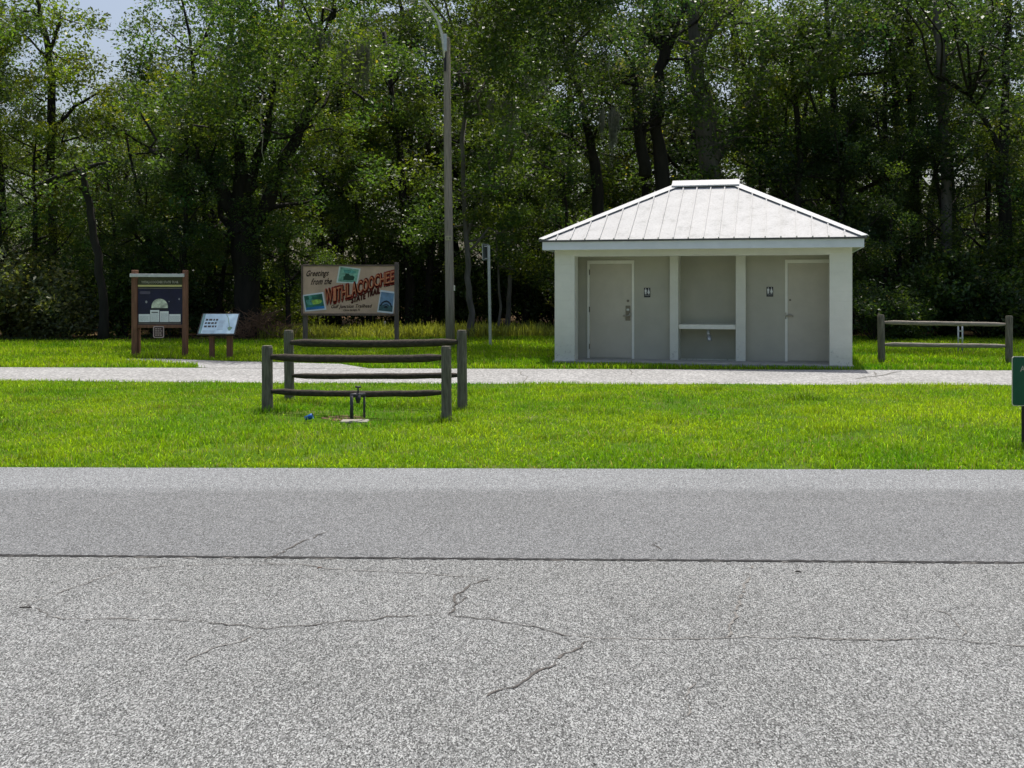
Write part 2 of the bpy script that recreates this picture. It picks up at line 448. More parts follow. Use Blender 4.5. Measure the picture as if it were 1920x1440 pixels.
tr = MB()
xs = [-60, -30] + [x * 0.5 for x in range(-40, 41)] + [30, 60]
for a, b in zip(xs, xs[1:]):
    tr.face([(a, trail_near(a) + .12*math.sin(a*2.1)*.4, .004), (b, trail_near(b) + .12*math.sin(b*2.1)*.4, .004), (b, trail_far(b), .004), (a, trail_far(a), .004)])
px_ribbon(tr, [(1600,711),(1640,706),(1665,702),(1690,697)], .03, 1, step=.2, wob=.05)
px_ribbon(tr, [(1612,706),(1648,707)], .02, 1, step=.2, wob=.04)
px_ribbon(tr, [(1638,698),(1641,704)], .02, 1, step=.3, wob=.02)
px_ribbon(tr, [(975,697),(985,706),(980,716)], .012, 1, step=.3, wob=.05)
px_ribbon(tr, [(1180,692),(1186,704)], .012, 1, step=.3, wob=.05)
tag(tr.build("trail", [M['trail'], M['crack_faint']]), kind='structure')

path_poly = [W(236,676), W(228,673), W(320,673.5), W(420,677.5), W(530,680), W(640,683), W(695,692), W(395,690.6), W(368,689), W(372,684), W(300,679.5)]
pm = MB(); pm.face([(p.x, p.y, .008) for p in path_poly[::-1]])
tag(pm.build("path", M['trail']), kind='structure')

# ------------------------------------------------------------------ restroom building
TH = math.radians(14.5)
BC = Vector((4.007, 22.6, 0))
EX = Vector((math.cos(TH), -math.sin(TH), 0)); EY = Vector((math.sin(TH), math.cos(TH), 0))
def bl(px, py, yl):
    """photo pixel -> building coordinates (x, z) on the plane y = yl"""
    D = Vector(((px - 960) / FPX, 1, 0))
    t = (yl + BC.dot(EY)) / D.dot(EY)
    return (t * D - BC).dot(EX), CAM_H + t * (HORIZON - py) / FPX
B = thing("restroom_building", BC, "small white block restroom building with a hipped white metal roof and two doors", "building", rz=-TH)
HW, RC, DEP, FZ = 3.157, 0.95, 4.7, 0.06
CE = 2.44
w = MB()
pw = 0.45
HB = 2.37
for s in (-1, 1):
    w.box(min(s*HW, s*(HW-pw)), max(s*HW, s*(HW-pw)), 0, .40, 0.0, HB)          # front pillar
    w.box(min(s*HW, s*(HW-.2)), max(s*HW, s*(HW-.2)), .40, RC, 0.0, HB)         # side wall of the porch
w.box(-HW, HW, 0, .40, HB, 2.52)                                               # lintel beam
nl, nr = bl(1273, 600, RC)[0], bl(1380, 600, RC)[0]
w.box(-HW, nl, RC, DEP, 0.0, 2.52)
w.box(nr, HW, RC, DEP, 0.0, 2.52)
w.box(nl, nr, RC + .44, DEP, 0.0, 2.52)
pl0, pr1 = bl(1256, 600, RC - .16)[0], bl(1398, 600, RC - .16)[0]
w.box(pl0, nl - .002, RC - .16, RC, FZ, CE)
w.box(nr + .002, pr1, RC - .16, RC, FZ, CE)
w.build("wall", M['wall'], B)
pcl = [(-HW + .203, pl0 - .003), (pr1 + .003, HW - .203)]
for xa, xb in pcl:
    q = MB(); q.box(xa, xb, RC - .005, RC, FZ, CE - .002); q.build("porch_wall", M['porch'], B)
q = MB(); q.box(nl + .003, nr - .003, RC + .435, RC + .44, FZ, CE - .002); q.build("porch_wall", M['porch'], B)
c = MB(); c.box(-HW + .2, HW - .2, .40, RC, CE, CE + .05); c.build("porch_ceiling", M['soffit'], B)
sb = MB(); sb.box(-HW - .03, HW + .03, -.10, RC, -.02, FZ); sb.build("floor_slab", M['slab'], B, bevel=.01)
# niche: shelf, drain pipe
x0, z1 = nl + .003, bl(1330, 608.5, RC)[1]
sh = MB(); sh.box(nl + .003, nr - .003, RC - .10, RC + .432, z1 - .10, z1)
shelf = sh.build("shelf", M['frame'], B, bevel=.006)
px_, pz_ = bl(1328, 625, RC + .10)
dp = MB()
dp.tube([(px_, RC+.10, z1 - .10), (px_, RC+.10, z1 - .20), (px_ + .01, RC+.09, z1 - .26)], .040, 10)
dp.tube([(px_ + .012, RC+.085, z1 - .25), (px_ + .03, RC+.05, z1 - .34), (px_ + .035, RC+.05, z1 - .37)], .050, 10)
dp.build("drain_pipe", M['galv'], shelf, smooth=True)
# doors
def door(pl, pr, ptop, hinge_side, kind):
    yl = RC - .03
    a, zt = bl(pl, ptop, yl); b, _ = bl(pr, ptop, yl)
    if kind == 'right': b = min(b, HW - .2 - .004)
    t_ = .055
    fr = MB()
    fr.box(a, a + t_, yl, RC + .0, FZ, zt - .08)
    fr.box(b - t_, b, yl, RC + .0, FZ, zt - .08)
    fr.box(a, b, yl - .002, RC + .0, zt - .08, zt)
    d = MB(); d.box(a + t_ + .006, b - t_ - .006, yl + .012, RC + .0, FZ + .022, zt - .086)
    dl = d.build("door", M['door'], B, bevel=.002)
    fr.build("door_frame", M['frame'], dl, bevel=.003)
    for k in (.25, .5, .86):
        z = FZ + (zt - FZ) * (.12 if k == .25 else k if k == .5 else .88)
        hx = a + t_ if hinge_side < 0 else b - t_
        h = MB(); h.tube([(hx, yl - .006, z - .06), (hx, yl - .006, z + .06)], .011, 8)
        h.build("hinge", M['steel_dark'], dl, smooth=True)
    return a, b, zt, yl, dl
a1, b1, zt1, yl1, d1 = door(1101, 1189, 488.5, -1, 'left')
a2, b2, zt2, yl2, d2 = door(1472, 1570, 486.8, 1, 'right')
def disc(px, py, r, dl, name, mat, yl):
    x, z = bl(px, py, yl); q = MB()
    q.tube([(x, yl + .02, z), (x, yl - .012, z)], r, 16); return q.build(name, mat, dl, smooth=False)
yf = RC - .018
disc(1177.5, 564, .030, d1, "deadbolt", M['steel_dark'], yf)
disc(1481.5, 562.5, .024, d2, "deadbolt", M['steel_dark'], yf)
x, z = bl(1177.5, 587, yf)
q = MB(); q.box(x - .055, x + .055, yf - .014, yf + .01, z - .17, z + .17)
lp = q.build("lock_plate", M['steel_dark'], d1, bevel=.006)
q = MB(); q.box(x - .03, x + .03, yf - .018, yf - .012, z + .055, z + .10); q.build("lock_panel", M['galv'], lp)
x, z = bl(1180, 592, yf)
q = MB(); q.tube([(x, yf - .01, z), (x, yf - .06, z)], .022, 10)
q.tube([(x + .03, yf - .055, z + .06), (x + .015, yf - .06, z + .02), (x - .03, yf - .06, z - .005), (x - .13, yf - .06, z)], [.018, .018, .015, .012], 8)
q.build("door_handle", M['brass'], d1, smooth=True)
x, z = bl(1475, 592, yf)
q = MB(); q.box(x - .028, x - .006, yf - .012, yf + .01, z - .075, z + .075)
q.tube([(x + .01, yf - .01, z), (x + .01, yf - .06, z)], .02, 10)
q.tube([(x + .01, yf - .055, z), (x + .06, yf - .06, z + .022), (x + .11, yf - .06, z + .012), (x + .135, yf - .055, z - .01)], [.02, .019, .016, .012], 8)
q.build("door_handle", M['brass'], d2, smooth=True)
# restroom plaques: two white figures on black
def plaque(pxc, pyc, lab):
    x, z = bl(pxc, pyc, RC); hw, hh = .072, .108
    q = MB(); q.box(x - hw, x + hw, RC - .008, RC, z - hh, z + hh, 0)
    y = RC - .0105
    def fig(cx, skirt):
        cz = z + .02
        ring = [(cx + .0125*math.cos(t), y, cz + .062 + .0125*math.sin(t)) for t in [k*math.pi/5 for k in range(10)]]
        q.face(ring, 1)
        if skirt: q.face([(cx-.012,y,cz+.045),(cx-.03,y,cz-.03),(cx+.03,y,cz-.03),(cx+.012,y,cz+.045)], 1)
        else: q.face([(cx-.024,y,cz+.045),(cx-.022,y,cz-.01),(cx+.022,y,cz-.01),(cx+.024,y,cz+.045)], 1)
        for s in (-1, 1): q.face([(cx+s*.010-.008,y,cz-.0285 if skirt else cz-.0095),(cx+s*.010-.008,y,cz-.062),(cx+s*.010+.008,y,cz-.062),(cx+s*.010+.008,y,cz-.0285 if skirt else cz-.0095)], 1)
    fig(x - .034, False); fig(x + .034, True)
    L = text_len("RESTROOM"); hgt = .017; wd = .11 / (L * hgt)
    text(q, "RESTROOM", lambda u, v: (x - .055 + u*hgt*wd, y, z - .078 + v*hgt), 1)
    return q.build("restroom_sign", [M['black'], M['white']], B, label=lab)
plaque(1213.5, 548.5, "black restroom plaque beside the left door")
plaque(1443.5, 547, "black restroom plaque beside the right door")
# fascia, soffit
OH, OF = .215, .30
z0, z1 = 2.505, 2.685
fa = MB()
X0, X1, Y0, Y1 = -HW - OH, HW + OH, -OF, DEP + OH
fa.box(X0, X1, Y0, Y0 + .03, z0, z1); fa.box(X0, X1, Y1 - .03, Y1, z0, z1)
fa.box(X0, X0 + .03, Y0 + .03, Y1 - .03, z0, z1); fa.box(X1 - .03, X1, Y0 + .03, Y1 - .03, z0, z1)
fa.build("fascia", M['trim'], B, bevel=.004)
sf = MB(); sf.box(X0 + .03, X1 - .03, Y0 + .03, Y1 - .03, 2.523, 2.54); sf.build("soffit", M['soffit'], B)
# hipped metal roof with standing seams
EO = .055
ex0, ex1, ey0, ey1 = X0 - EO, X1 + EO, Y0 - EO, Y1 + EO
ZE, ZR = 2.72, 4.14
ymid = (ey0 + ey1) / 2; half = (ey1 - ey0) / 2
rx = 0.64
rf = MB()
E = [Vector((ex0, ey0, ZE)), Vector((ex1, ey0, ZE)), Vector((ex1, ey1, ZE)), Vector((ex0, ey1, ZE))]
R0, R1 = Vector((-rx, ymid, ZR)), Vector((rx, ymid, ZR))
rf.face([E[0], E[1], R1, R0]); rf.face([E[1], E[2], R1]); rf.face([E[2], E[3], R0, R1]); rf.face([E[3], E[0], R0])
lo = [p - Vector((0, 0, .03)) for p in E]
rf.face(lo[::-1], 1)
for k in range(4): rf.face([lo[k], lo[(k+1) % 4], E[(k+1) % 4], E[k]], 1 if k == 0 else 0)
def rib(p, q, nrm, wdt=.013, hgt=.034):
    p, q, nrm = Vector(p), Vector(q), Vector(nrm).normalized()
    t = (q - p).normalized(); s = t.cross(nrm) * wdt
    a = [p - s, p + s, p + s + nrm*hgt, p - s + nrm*hgt]; b = [q - s, q + s, q + s + nrm*hgt, q - s + nrm*hgt]
    rf.face(a[::-1]); rf.face(b)
    for k in range(4): rf.face([a[k], a[(k+1)%4], b[(k+1)%4], b[k]])
nf = Vector((0, -(ZR - ZE), half)).normalized()
def ridge_y(x):
    if x < -rx: return ey0 + (x - ex0) / (-rx - ex0) * half
    if x > rx: return ey0 + (ex1 - x) / (ex1 - rx) * half
    return ymid
def zy(y): return ZE + (y - ey0) / half * (ZR - ZE)
k = 0
x = ex0 + .38
while x < ex1 - .2:
    yt = ridge_y(x)
    rib((x, ey0 - .004, ZE - .002), (x, yt - .17, zy(yt - .17)), nf)
    yb = 2*ymid - yt
    rib((x, ey1, ZE), (x, yb + .05, zy(yt - .05)), (0, ZR - ZE, half))
    x += .318
for side in (-1, 1):
    y = ey0 + .35
    while y < ey1 - .2:
        f_ = 1 - abs(y - ymid) / half
        xe = ex0 if side < 0 else ex1; xr = -rx if side < 0 else rx
        xt = xe + (xr - xe) * f_
        rib((xe, y, ZE), (xt - .05*-side*-1, y, ZE + (ZR-ZE)*f_), (side*(ZR-ZE), 0, abs(xr - xe)))
        y += .318
roof = rf.build("roof", [M['roof'], M['gap']], B)
hc = MB()
for e, r in ((E[0], R0), (E[1], R1), (E[2], R1), (E[3], R0)):
    d_ = (r - e)
    nA = nf if e.y < ymid else Vector((0, ZR - ZE, half)).normalized()
    sx_ = -1 if e.x < 0 else 1
    nB = Vector((sx_*(ZR-ZE), 0, abs(abs(e.x) - rx))).normalized()
    u = d_.normalized(); up = (nA + nB).normalized()
    for nn in (nA, nB):
        sd = nn.cross(u); 
        other = nB if nn is nA else nA
        if sd.dot(other) > 0: sd = -sd
        P = [e + up*.042, r + up*.042, r + sd*.17 + nn*.040, e + sd*.17*.6 + nn*.040 + u*.05]
        hc.prism(P, nn * -.012)
hc.build("hip_cap", M['roof_trim'], roof)
rc = MB()
sl_ = (ZR - ZE)/half
for s in (-1, 1):
    rc.prism([(-rx - .14, ymid, ZR + .085), (rx + .14, ymid, ZR + .085), (rx + .14, ymid + s*.27, ZR + .085 - .27*sl_), (-rx - .14, ymid + s*.27, ZR + .085 - .27*sl_)], (0, 0, -.03))
rc.box(-rx - .03, rx + .03, ymid - .17, ymid + .17, ZR - .12, ZR - .02, 1)  # dark block standing in for the shadow below the cap
rc.build("ridge_cap", [M['roof_trim'], M['gap']], roof)

# ------------------------------------------------------------------ timber fence panels
def round_post(mb, base, top, r, n=12, m=0):
    b, t = Vector(base), Vector(top)
    mb.tube([b + (t-b)*k for k in (0, .35, .7, .965, 1)], [r*1.03, r, r*.99, r*.97, r*.86], n, m, jitter=.025)
def log_rail(mb, a, b, sag, ra, rb, m=0):
    a, b = Vector(a), Vector(b)
    P, R = [], []
    for k in range(13):
        t = k / 12
        p = a.lerp(b, t) + Vector((0, 0, -2.8 * sag * t * (1 - t) + random.uniform(-.004, .004)))
        P.append(p); R.append((ra + (rb - ra) * t) * (0.6 if k in (0, 12) else random.uniform(.93, 1.05)))
    P.insert(0, a - (b - a).normalized() * .015); R.insert(0, ra * .3)
    P.append(b + (b - a).normalized() * .015); R.append(rb * .3)
    mb.tube(P, R, 10, m, squash=.8)
def fence(label, bases, tops, radii, rails, group, rail_mat='rail'):
    """bases: two ground points; rails: (za, zb, sag, r)"""
    mid = (bases[0] + bases[1]) / 2
    f = thing("rail_fence", mid, label, "fence", group)
    for b, t, r in zip(bases, tops, radii):
        q = MB(); round_post(q, b - mid - Vector((0,0,.05)), t - mid, r)
        q.build("post", M['wood'], f, smooth=False, bevel=0)
    d = (bases[1] - bases[0]).normalized()
    for (za, zb, sag, r, ext, dy) in rails:
        a = bases[0] + d * (radii[0] * .6) - mid; b = bases[1] - d * (radii[1] * ext) - mid
        a.z, b.z = za, zb; a.y += dy; b.y += dy
        q = MB(); log_rail(q, a, b, sag, r, r * .95); q.build("rail", M[rail_mat], f, smooth=True)
fl, fr_ = W(501.5, 772), W(837.5, 790)
zat = lambda py, d: CAM_H + (HORIZON - py) / FPX * d
fence("low weathered timber fence nearest the road, in front of the water pipes",
      [fl, fr_], [at(501, 648, fl.y), at(836.5, 649, fr_.y)], [.075, .066],
      [(zat(669, fl.y), zat(670.5, fr_.y), .035, .055, .6, 0), (zat(733.5, fl.y), zat(736.5, fr_.y), .035, .045, .6, 0)], "timber fences beside the trail")
rl, rr_ = W(543, 752), W(867, 768)
fence("taller dark timber fence just behind the water pipes, before the trail",
      [rl, rr_], [at(541, 619, rl.y), at(866, 619, rr_.y)], [.072, .070],
      [(zat(641.5, rl.y), zat(641, rr_.y), .03, .058, 1.1, -.06), (zat(704, rl.y), zat(703, rr_.y), .022, .045, .6, 0)], "timber fences beside the trail")
g1, g2 = W(1653, 682), W(1892, 684)
fence("two-rail timber fence on the grass right of the white building",
      [g1, g2], [at(1651.5, 590, g1.y), at(1892, 592, g2.y)], [.078, .078],
      [(zat(604.5, g1.y), zat(608, g2.y), .01, .05, .8, 0), (zat(646, g1.y), zat(649, g2.y), .0, .05, .8, 0)], "timber fences beside the trail", 'rail_pale')

# ------------------------------------------------------------------ water pipes on a concrete pad
pb = W(664, 792)
V = thing("backflow_valve", pb, "dark water pipes with a valve rising from a concrete pad inside the timber fences", "water pipes")
q = MB(); q.box(-.17, .17, -.08, .15, -.02, .022); q.build("concrete_pad", M['concrete'], V, bevel=.012)
zt = zat(741, pb.y)
for dx, dy, r in ((-.025, -.04, .022), (.112, .10, .015)):
    q = MB(); q.tube([(dx, dy, .05), (dx, dy, .16), (dx, dy, zt)], [r*1.15, r, r], 10); q.build("riser_pipe", M['iron'], V, smooth=True)
q = MB(); q.tube([(-.035, -.04, zt), (.04, .03, zt), (.12, .10, zt)], [.026, .03, .022], 10)
q.tube([(.045, .03, zt), (.045, .02, zt - .05), (.045, .015, zt - .10)], [.03, .036, .02], 10)
vb = q.build("valve_body", M['iron'], V, smooth=True)
q = MB(); q.tube([(.045, .03, zt), (.045, .03, zt + .10)], .010, 8); q.tube([(.01, .03, zt + .10), (.08, .03, zt + .10)], .012, 8)
q.build("valve_handle", M['iron'], vb, smooth=True)

q = MB(); rs = [random.uniform(.75, 1.15) for _ in range(18)]
q.face([(pb.x - .20 + .30*rs[k]*math.cos(k*math.pi/9), pb.y + .42 + .26*rs[k]*math.sin(k*math.pi/9), .006) for k in range(18)])
tag(q.build("dirt_patch", plain("bare_soil", (.12, .085, .05), .95, var=.45, scale=14, spec=.05)), kind='structure')
# small blue cup lying in the grass
cb_ = W(579, 790)
q = MB(); T = Matrix.Translation((0, 0, .05)) @ Matrix.Rotation(math.radians(70), 4, 'Y') @ Matrix.Rotation(.5, 4, 'Z')
prof = [(.0, -.05), (.026, -.05), (.034, .03), (.037, .05), (.033, .05), (.024, -.04), (.0, -.04)]
n = 16; i0 = len(q.v)
for r, z in prof:
    for k in range(n):
        t = 2*math.pi*k/n; q.v.append(tuple(T @ Vector((r*math.cos(t), r*math.sin(t), z))))
for a in range(len(prof)-1):
    for k in range(n):
        w_ = (k+1) % n; q.f.append((a*n+k, a*n+w_, (a+1)*n+w_, (a+1)*n+k)); q.mi.append(0)
o = q.build("plastic_cup", M['blue'], smooth=True); o.location = cb_
tag(o, "small bright blue plastic cup lying in the grass by the low fence", "cup")

# litter on the road
def twig(name, px, py, L, r, rz, label, cat, mat='bark'):
    p = W(px, py); q = MB()
    q.tube([(-L/2, 0, r + .006), (-L*.1, .004, r*1.4 + .006), (L/2, 0, r*.9 + .006)], [r*.7, r, r*.6], 7)
    o = q.build(name, M[mat], smooth=True); o.location = p; o.rotation_euler = (0, 0, rz)
    tag(o, label, cat)
twig("twig", 48, 1143, .062, .0045, .02, "dark twig on the worn asphalt near the left edge", "twig")
twig("twig", 1497, 1075.5, .036, .005, -.3, "short dark twig just below the road seam at right", "twig")
twig("dry_leaf", 599, 1068, .03, .004, .7, "tiny brown curled dry leaf under the seam left of centre", "leaf", 'brush')

# ------------------------------------------------------------------ green sign at the right edge
gb = W(1922, 842)
gs = thing("green_sign", gb, "small dark green sign with a pale edge on a dark post, at the right edge", "sign", rz=math.radians(-3))
sc_ = FPX / gb.y
gz0, gz1 = zat(761, gb.y), zat(668, gb.y)
q = MB(); q.tube([(0.012, .03, -.05), (.006, .03, gz1 - .04)], .035, 8); q.build("post", M['black'], gs, bevel=.004)
def rrect(cx, cz, hw, hh, r, y):
    P = []
    for (sx, sz, a0) in ((1, 1, 0), (-1, 1, 90), (-1, -1, 180), (1, -1, 270)):
        for k in range(5):
            t = math.radians(a0 + 22.5*k)
            P.append((cx + sx*(hw-r) + r*math.cos(t), y, cz + sz*(hh-r) + r*math.sin(t)))
    return P
hw_ = .17; cx_ = (1897 - 1922)/sc_ + hw_
Tt = Matrix.Rotation(math.radians(1.6), 4, 'Y')
q = MB(); zc, hh_ = (gz0+gz1)/2, (gz1-gz0)/2
q.prism(rrect(cx_, zc, hw_, hh_, .025, -.012), (0, .006, 0), 1)
q.prism(rrect(cx_, zc, hw_ - .008, hh_ - .008, .02, -.0155), (0, .0034, 0), 0)
hA = .055
text(q, "A", lambda u, v: (cx_ - .088 + u*hA*.95, -.0185, zc + hh_ - .155 + v*hA), 1, fat=.03)
p_ = q.build("sign_panel", [M['green_sign'], M['cream']], gs)

# ------------------------------------------------------------------ information kiosk
kb = W(300, 670); kd = kb.y; ks = FPX / kd
K = thing("information_kiosk", kb, "brown timber notice kiosk with a dark blue poster board and four white notices", "kiosk")
KX = lambda px: (px - 300) / ks
KZ = lambda py: CAM_H + (HORIZON - py) / ks
for pa, pc in ((248, 258.5), (343.5, 352)):
    q = MB(); q.box(KX(pa), KX(pc), -.07, .07, -.05, KZ(506.5)); q.build("post", M['redwood'], K, bevel=.012)
    s = 1 if pa < 300 else -1
for xa, xb in ((KX(258.5)+.004, KX(261)+.01), (KX(341), KX(343.5)-.004)):
    q = MB(); q.box(xa, xb, .0, .09, -.05, KZ(612)); q.build("brace_board", M['redwood'], K, bevel=.006)
q = MB(); q.box(KX(248)-.01, KX(348.5), -.16, -.072, KZ(519.5), KZ(513.5)); q.build("roof_flashing", M['galv'], K, bevel=.006)
m_hd = plain("kiosk_header", (0.05, 0.055, 0.025), 0.7, var=0.3)
q = MB(); q.box(KX(259), KX(343), -.03, .0, KZ(538.5), KZ(520)); 
hd = q.build("header_board", m_hd, K)
q = MB(); s_ = "WITHLACOOCHEE STATE TRAIL"; L = text_len(s_); wx = KX(335.5) - KX(266)
text(q, s_, lambda u, v: (KX(266) + u/L*wx, -.034, KZ(530.8) + v*.05), 0, fat=.09)
q.build("header_lettering", M['cream'], hd)
q = MB(); q.box(KX(259.5), KX(342), -.038, -.032, KZ(537.5), KZ(534.2)); q.build("header_stripe", plain("yellow_stripe", (0.62, 0.57, 0.22), .7, var=.06), hd)
m_bd = plain("poster_navy", (0.012, 0.013, 0.045), 0.22, var=0.35, scale=2.5)
q = MB(); q.box(KX(259), KX(343), -.02, .01, KZ(609.5), KZ(539)); bd = q.build("poster_board", m_bd, K)
m_gf = plain("board_frame_grey", (0.13, 0.12, 0.10), .7)
q = MB(); q.box(KX(260), KX(342), -.024, -.0205, KZ(541.5), KZ(539.6)); q.build("board_trim", m_gf, bd)
q = MB(); q.box(KX(260), KX(340), -.024, -.0205, KZ(607.5), KZ(604.3)); q.build("board_trim", m_gf, bd)
m_dot = plain('grey_dots', (.3, .3, .33), .5)
q = MB()   # pale dome picture
cx0, cz0 = KX(300), KZ(577.5); a_, b_ = (KX(315.5)-KX(284.5))/2, KZ(560)-KZ(577.5)
q.face([(cx0 + a_*math.cos(t)*(1 if abs(math.cos(t)) < .9 else 1), -.024, cz0 + b_*math.sin(t)**.8) for t in [math.pi*k/16 for k in range(17)]])
q.build("poster_picture", plain("pale_dome_print", (0.55, 0.60, 0.46), .5, var=.55, scale=12), bd)
q = MB(); q.box(KX(283.5), KX(315.5), -.0245, -.0215, KZ(581.5), KZ(578)); q.build("poster_band", M['black'], bd)
q = MB(); q.face(rrect(KX(272.5), KZ(548.7), .13, .035, .034, -.0235)); q.build("poster_title_plate", plain("muted_lilac", (.09, .08, .12), .5), bd)
for (px, py, r) in ((275, 566, .025), (317.5, 565.5, .012), (336.5, 560.8, .018)):
    q = MB(); q.face([(KX(px) + r*math.cos(t), -.0235, KZ(py) + r*math.sin(t)*1.3) for t in [k*math.pi/5 for k in range(10)]])
    q.build("poster_dot", m_dot, bd)
m_pp = plain("paper_notice", (0.86, 0.89, 0.86), .8, var=.06); m_ln = plain("notice_print", (0.36, 0.40, 0.40), .8)
for (xa, xb, ya, yb, head) in ((261, 281.7, 589, 603.5, 0), (282.5, 299.3, 581.3, 603.3, 1), (300.7, 316.8, 583.5, 603.5, 0), (318, 339.2, 589, 603.2, 0)):
    q = MB(); q.box(KX(xa), KX(xb), -.029, -.0245, KZ(yb), KZ(ya), 0)
    rows = int((yb - ya) / 2.2)
    for k in range(1, rows):
        y_ = ya + 1.6 + k * 2.05
        if y_ > yb - 1: break
        xx = xa + 1.6
        while xx < xb - 2.2:
            ln = random.uniform(.8, 2.6)
            q.face([(KX(xx), -.0305, KZ(y_ + .5)), (KX(min(xx+ln, xb-1.4)), -.0305, KZ(y_ + .5)), (KX(min(xx+ln, xb-1.4)), -.0305, KZ(y_ - .3)), (KX(xx), -.0305, KZ(y_ - .3))], 1)
            xx += ln + .6
    if head: q.box(KX(285), KX(297), -.032, -.0295, KZ(586.2), KZ(584.6), 2)
    q.build("paper_notice", [m_pp, m_ln, M['black']], bd)
q = MB(); q.box(KX(258.5)+.002, KX(343.5)-.002, -.045, .03, KZ(614.8), KZ(608.6)); q.build("lower_beam", M['redwood'], K, bevel=.008)
m_br = plain("plate_maroon", (.06, .03, .028), .5)
m_pk = plain("plate_border", (.50, .38, .34), .6)
q = MB(); zc = (KZ(611.2) + KZ(633.2))/2; hh = (KZ(611.2) - KZ(633.2))/2; hw = (KX(309.2) - KX(288.8))/2; cx = KX(299)
q.prism(rrect(cx, zc, hw, hh, .035, -.062), (0, .006, 0), 0)
q.prism(rrect(cx, zc, hw - .022, hh - .022, .025, -.0655), (0, .0034, 0), 1)
for k in range(4):
    z_ = zc + .075 - k*.05; xx = -hw + .05
    while xx < hw - .06:
        ln = random.uniform(.02, .05); q.face([(cx+xx, -.068, z_-.011), (cx+min(xx+ln, hw-.045), -.068, z_-.011), (cx+min(xx+ln, hw-.045), -.068, z_+.011), (cx+xx, -.068, z_+.011)], 0); xx += ln + .012
q.build("small_plate", [m_pk, m_br], K)

# ------------------------------------------------------------------ slanted interpretive panel
ib = W(413, 671.5); idd = ib.y; is_ = FPX / idd
I = thing("interpretive_panel", ib, "low slanted white trail map panel on two brown posts beside the kiosk", "sign")
zA, zB = zat(625.5, idd - .2), zat(589, idd + .2)
yA, yB = -.22, .22
xl, xr = -.46, .38
def ip(u, v, off=0.0):
    nrm = Vector((0, -(zB - zA), (yB - yA))).normalized()
    return Vector((xl + (xr - xl)*u, yA + (yB - yA)*v, zA + (zB - zA)*v)) + nrm*off
def iq(mb, u0, u1, v0, v1, o, m=0, th=None):
    P = [ip(u0, v0, o), ip(u1, v0, o), ip(u1, v1, o), ip(u0, v1, o)]
    if th: mb.prism(P, ip(0, 0, -th) - ip(0, 0, 0), m)
    else: mb.face(P, m)
q = MB(); iq(q, -.035, 1.035, -.06, 1.05, .0, 0, .035); q.build("panel_frame", M['black'], I)
m_map = plain("map_print", (.44, .62, .72), .35, var=.12, scale=5)
q = MB(); iq(q, 0, 1, 0, 1, .004, 0, .003); fcp = q.build("map_face", m_map, I)
m_tl, m_dk, m_bl, m_gr = plain("teal_band", (.13, .27, .28), .4), plain("map_black", (.03, .035, .04), .5), plain("map_blue", (.34, .45, .52), .4), plain("map_green", (.16, .30, .18), .4)
q = MB(); iq(q, 0, .07, 0, 1, .006, 0); q.build("side_band", m_tl, fcp)
for k in range(3):
    q = MB(); v = .70 - k*.17; u = .11
    while u < .44:
        ln = random.uniform(.05, .10); iq(q, u, min(u + ln, .46), v - .05, v + .045, .0065, 0); u += ln + .025
    q.build("panel_heading", m_dk, fcp)
q = MB()
for k in range(9):
    v = .18 + random.random()*.03 + (k % 3)*.05 - .1; 
    u = .52 + (k // 3)*.02
for k in range(7): iq(q, .50, .64 + .05*random.random(), .62 - k*.07, .645 - k*.07, .0065, 0)
for k in range(3): iq(q, .10, .44, .14 - k*.045, .155 - k*.045, .0065, 0)
q.build("panel_text", m_bl, fcp)
q = MB(); rt = [(.66, .97), (.70, .88), (.74, .78), (.77, .62), (.80, .48), (.83, .34), (.84, .18)]
for (u0, v0), (u1, v1) in zip(rt, rt[1:]): q.face([ip(u0-.008, v0, .0068), ip(u1-.008, v1, .0068), ip(u1+.008, v1, .0068), ip(u0+.008, v0, .0068)])
q.build("map_route", m_gr, fcp)
q = MB(); q.face([ip(.85 + .06*math.cos(t)*(1+.3*math.sin(3*t)), .25 + .10*math.sin(t), .0072) for t in [k*math.pi/7 for k in range(14)]]); q.build("map_patch", m_gr, fcp)
for pa, pc in ((393, 402), (425.5, 436)):
    q = MB(); x0, x1 = (pa-413)/is_, (pc-413)/is_
    q.box(x0, x1, -.05, .05, -.05, (zA+zB)/2 - .05); q.build("post", M['redwood'], I, bevel=.01)

# ------------------------------------------------------------------ trailhead billboard
sb_ = W(657, 652); sd_ = sb_.y; ss = FPX / sd_
S = thing("trailhead_billboard", sb_, "large tan greetings billboard with red lettering and three tilted picture stamps", "billboard")
c5 = lambda x, y, off=0.0: Vector(((540 + x/8 - 657)/ss, -.06 - off, CAM_H + (HORIZON - (470 + y/8))/ss))
for xa, xb, yt in ((222, 290, 205), (1600, 1660, 175)):
    q = MB(); p, r = c5(xa, yt), c5(xb, yt); q.box(p.x, r.x, -.015 if xa < 900 else -.075, .09, -.05, p.z); q.build("post", M['sawn'], S, bevel=.008)
m_tan = plain("tan_board", (0.62, 0.42, 0.29), .7, var=.22, scale=1.6)
m_edge = plain("board_edge", (0.17, 0.12, 0.09), .8, var=.3)
A, Bq, Cq, Dq = c5(232, 940), c5(1625, 940), c5(1625, 235), c5(232, 235)
q = MB(); q.prism([A, Bq, Cq, Dq], (0, .03, 0)); pn = q.build("panel", m_tan, S)
q = MB()
q.box(A.x - .0, Bq.x, -.085, -.03, A.z - .06, A.z - .003); q.box(A.x, Bq.x, -.085, -.03, Cq.z + .003, Cq.z + .045)
q.box(A.x - .05, A.x - .003, -.085, -.03, A.z - .06, Cq.z + .045)
q.build("panel_frame", m_edge, S)
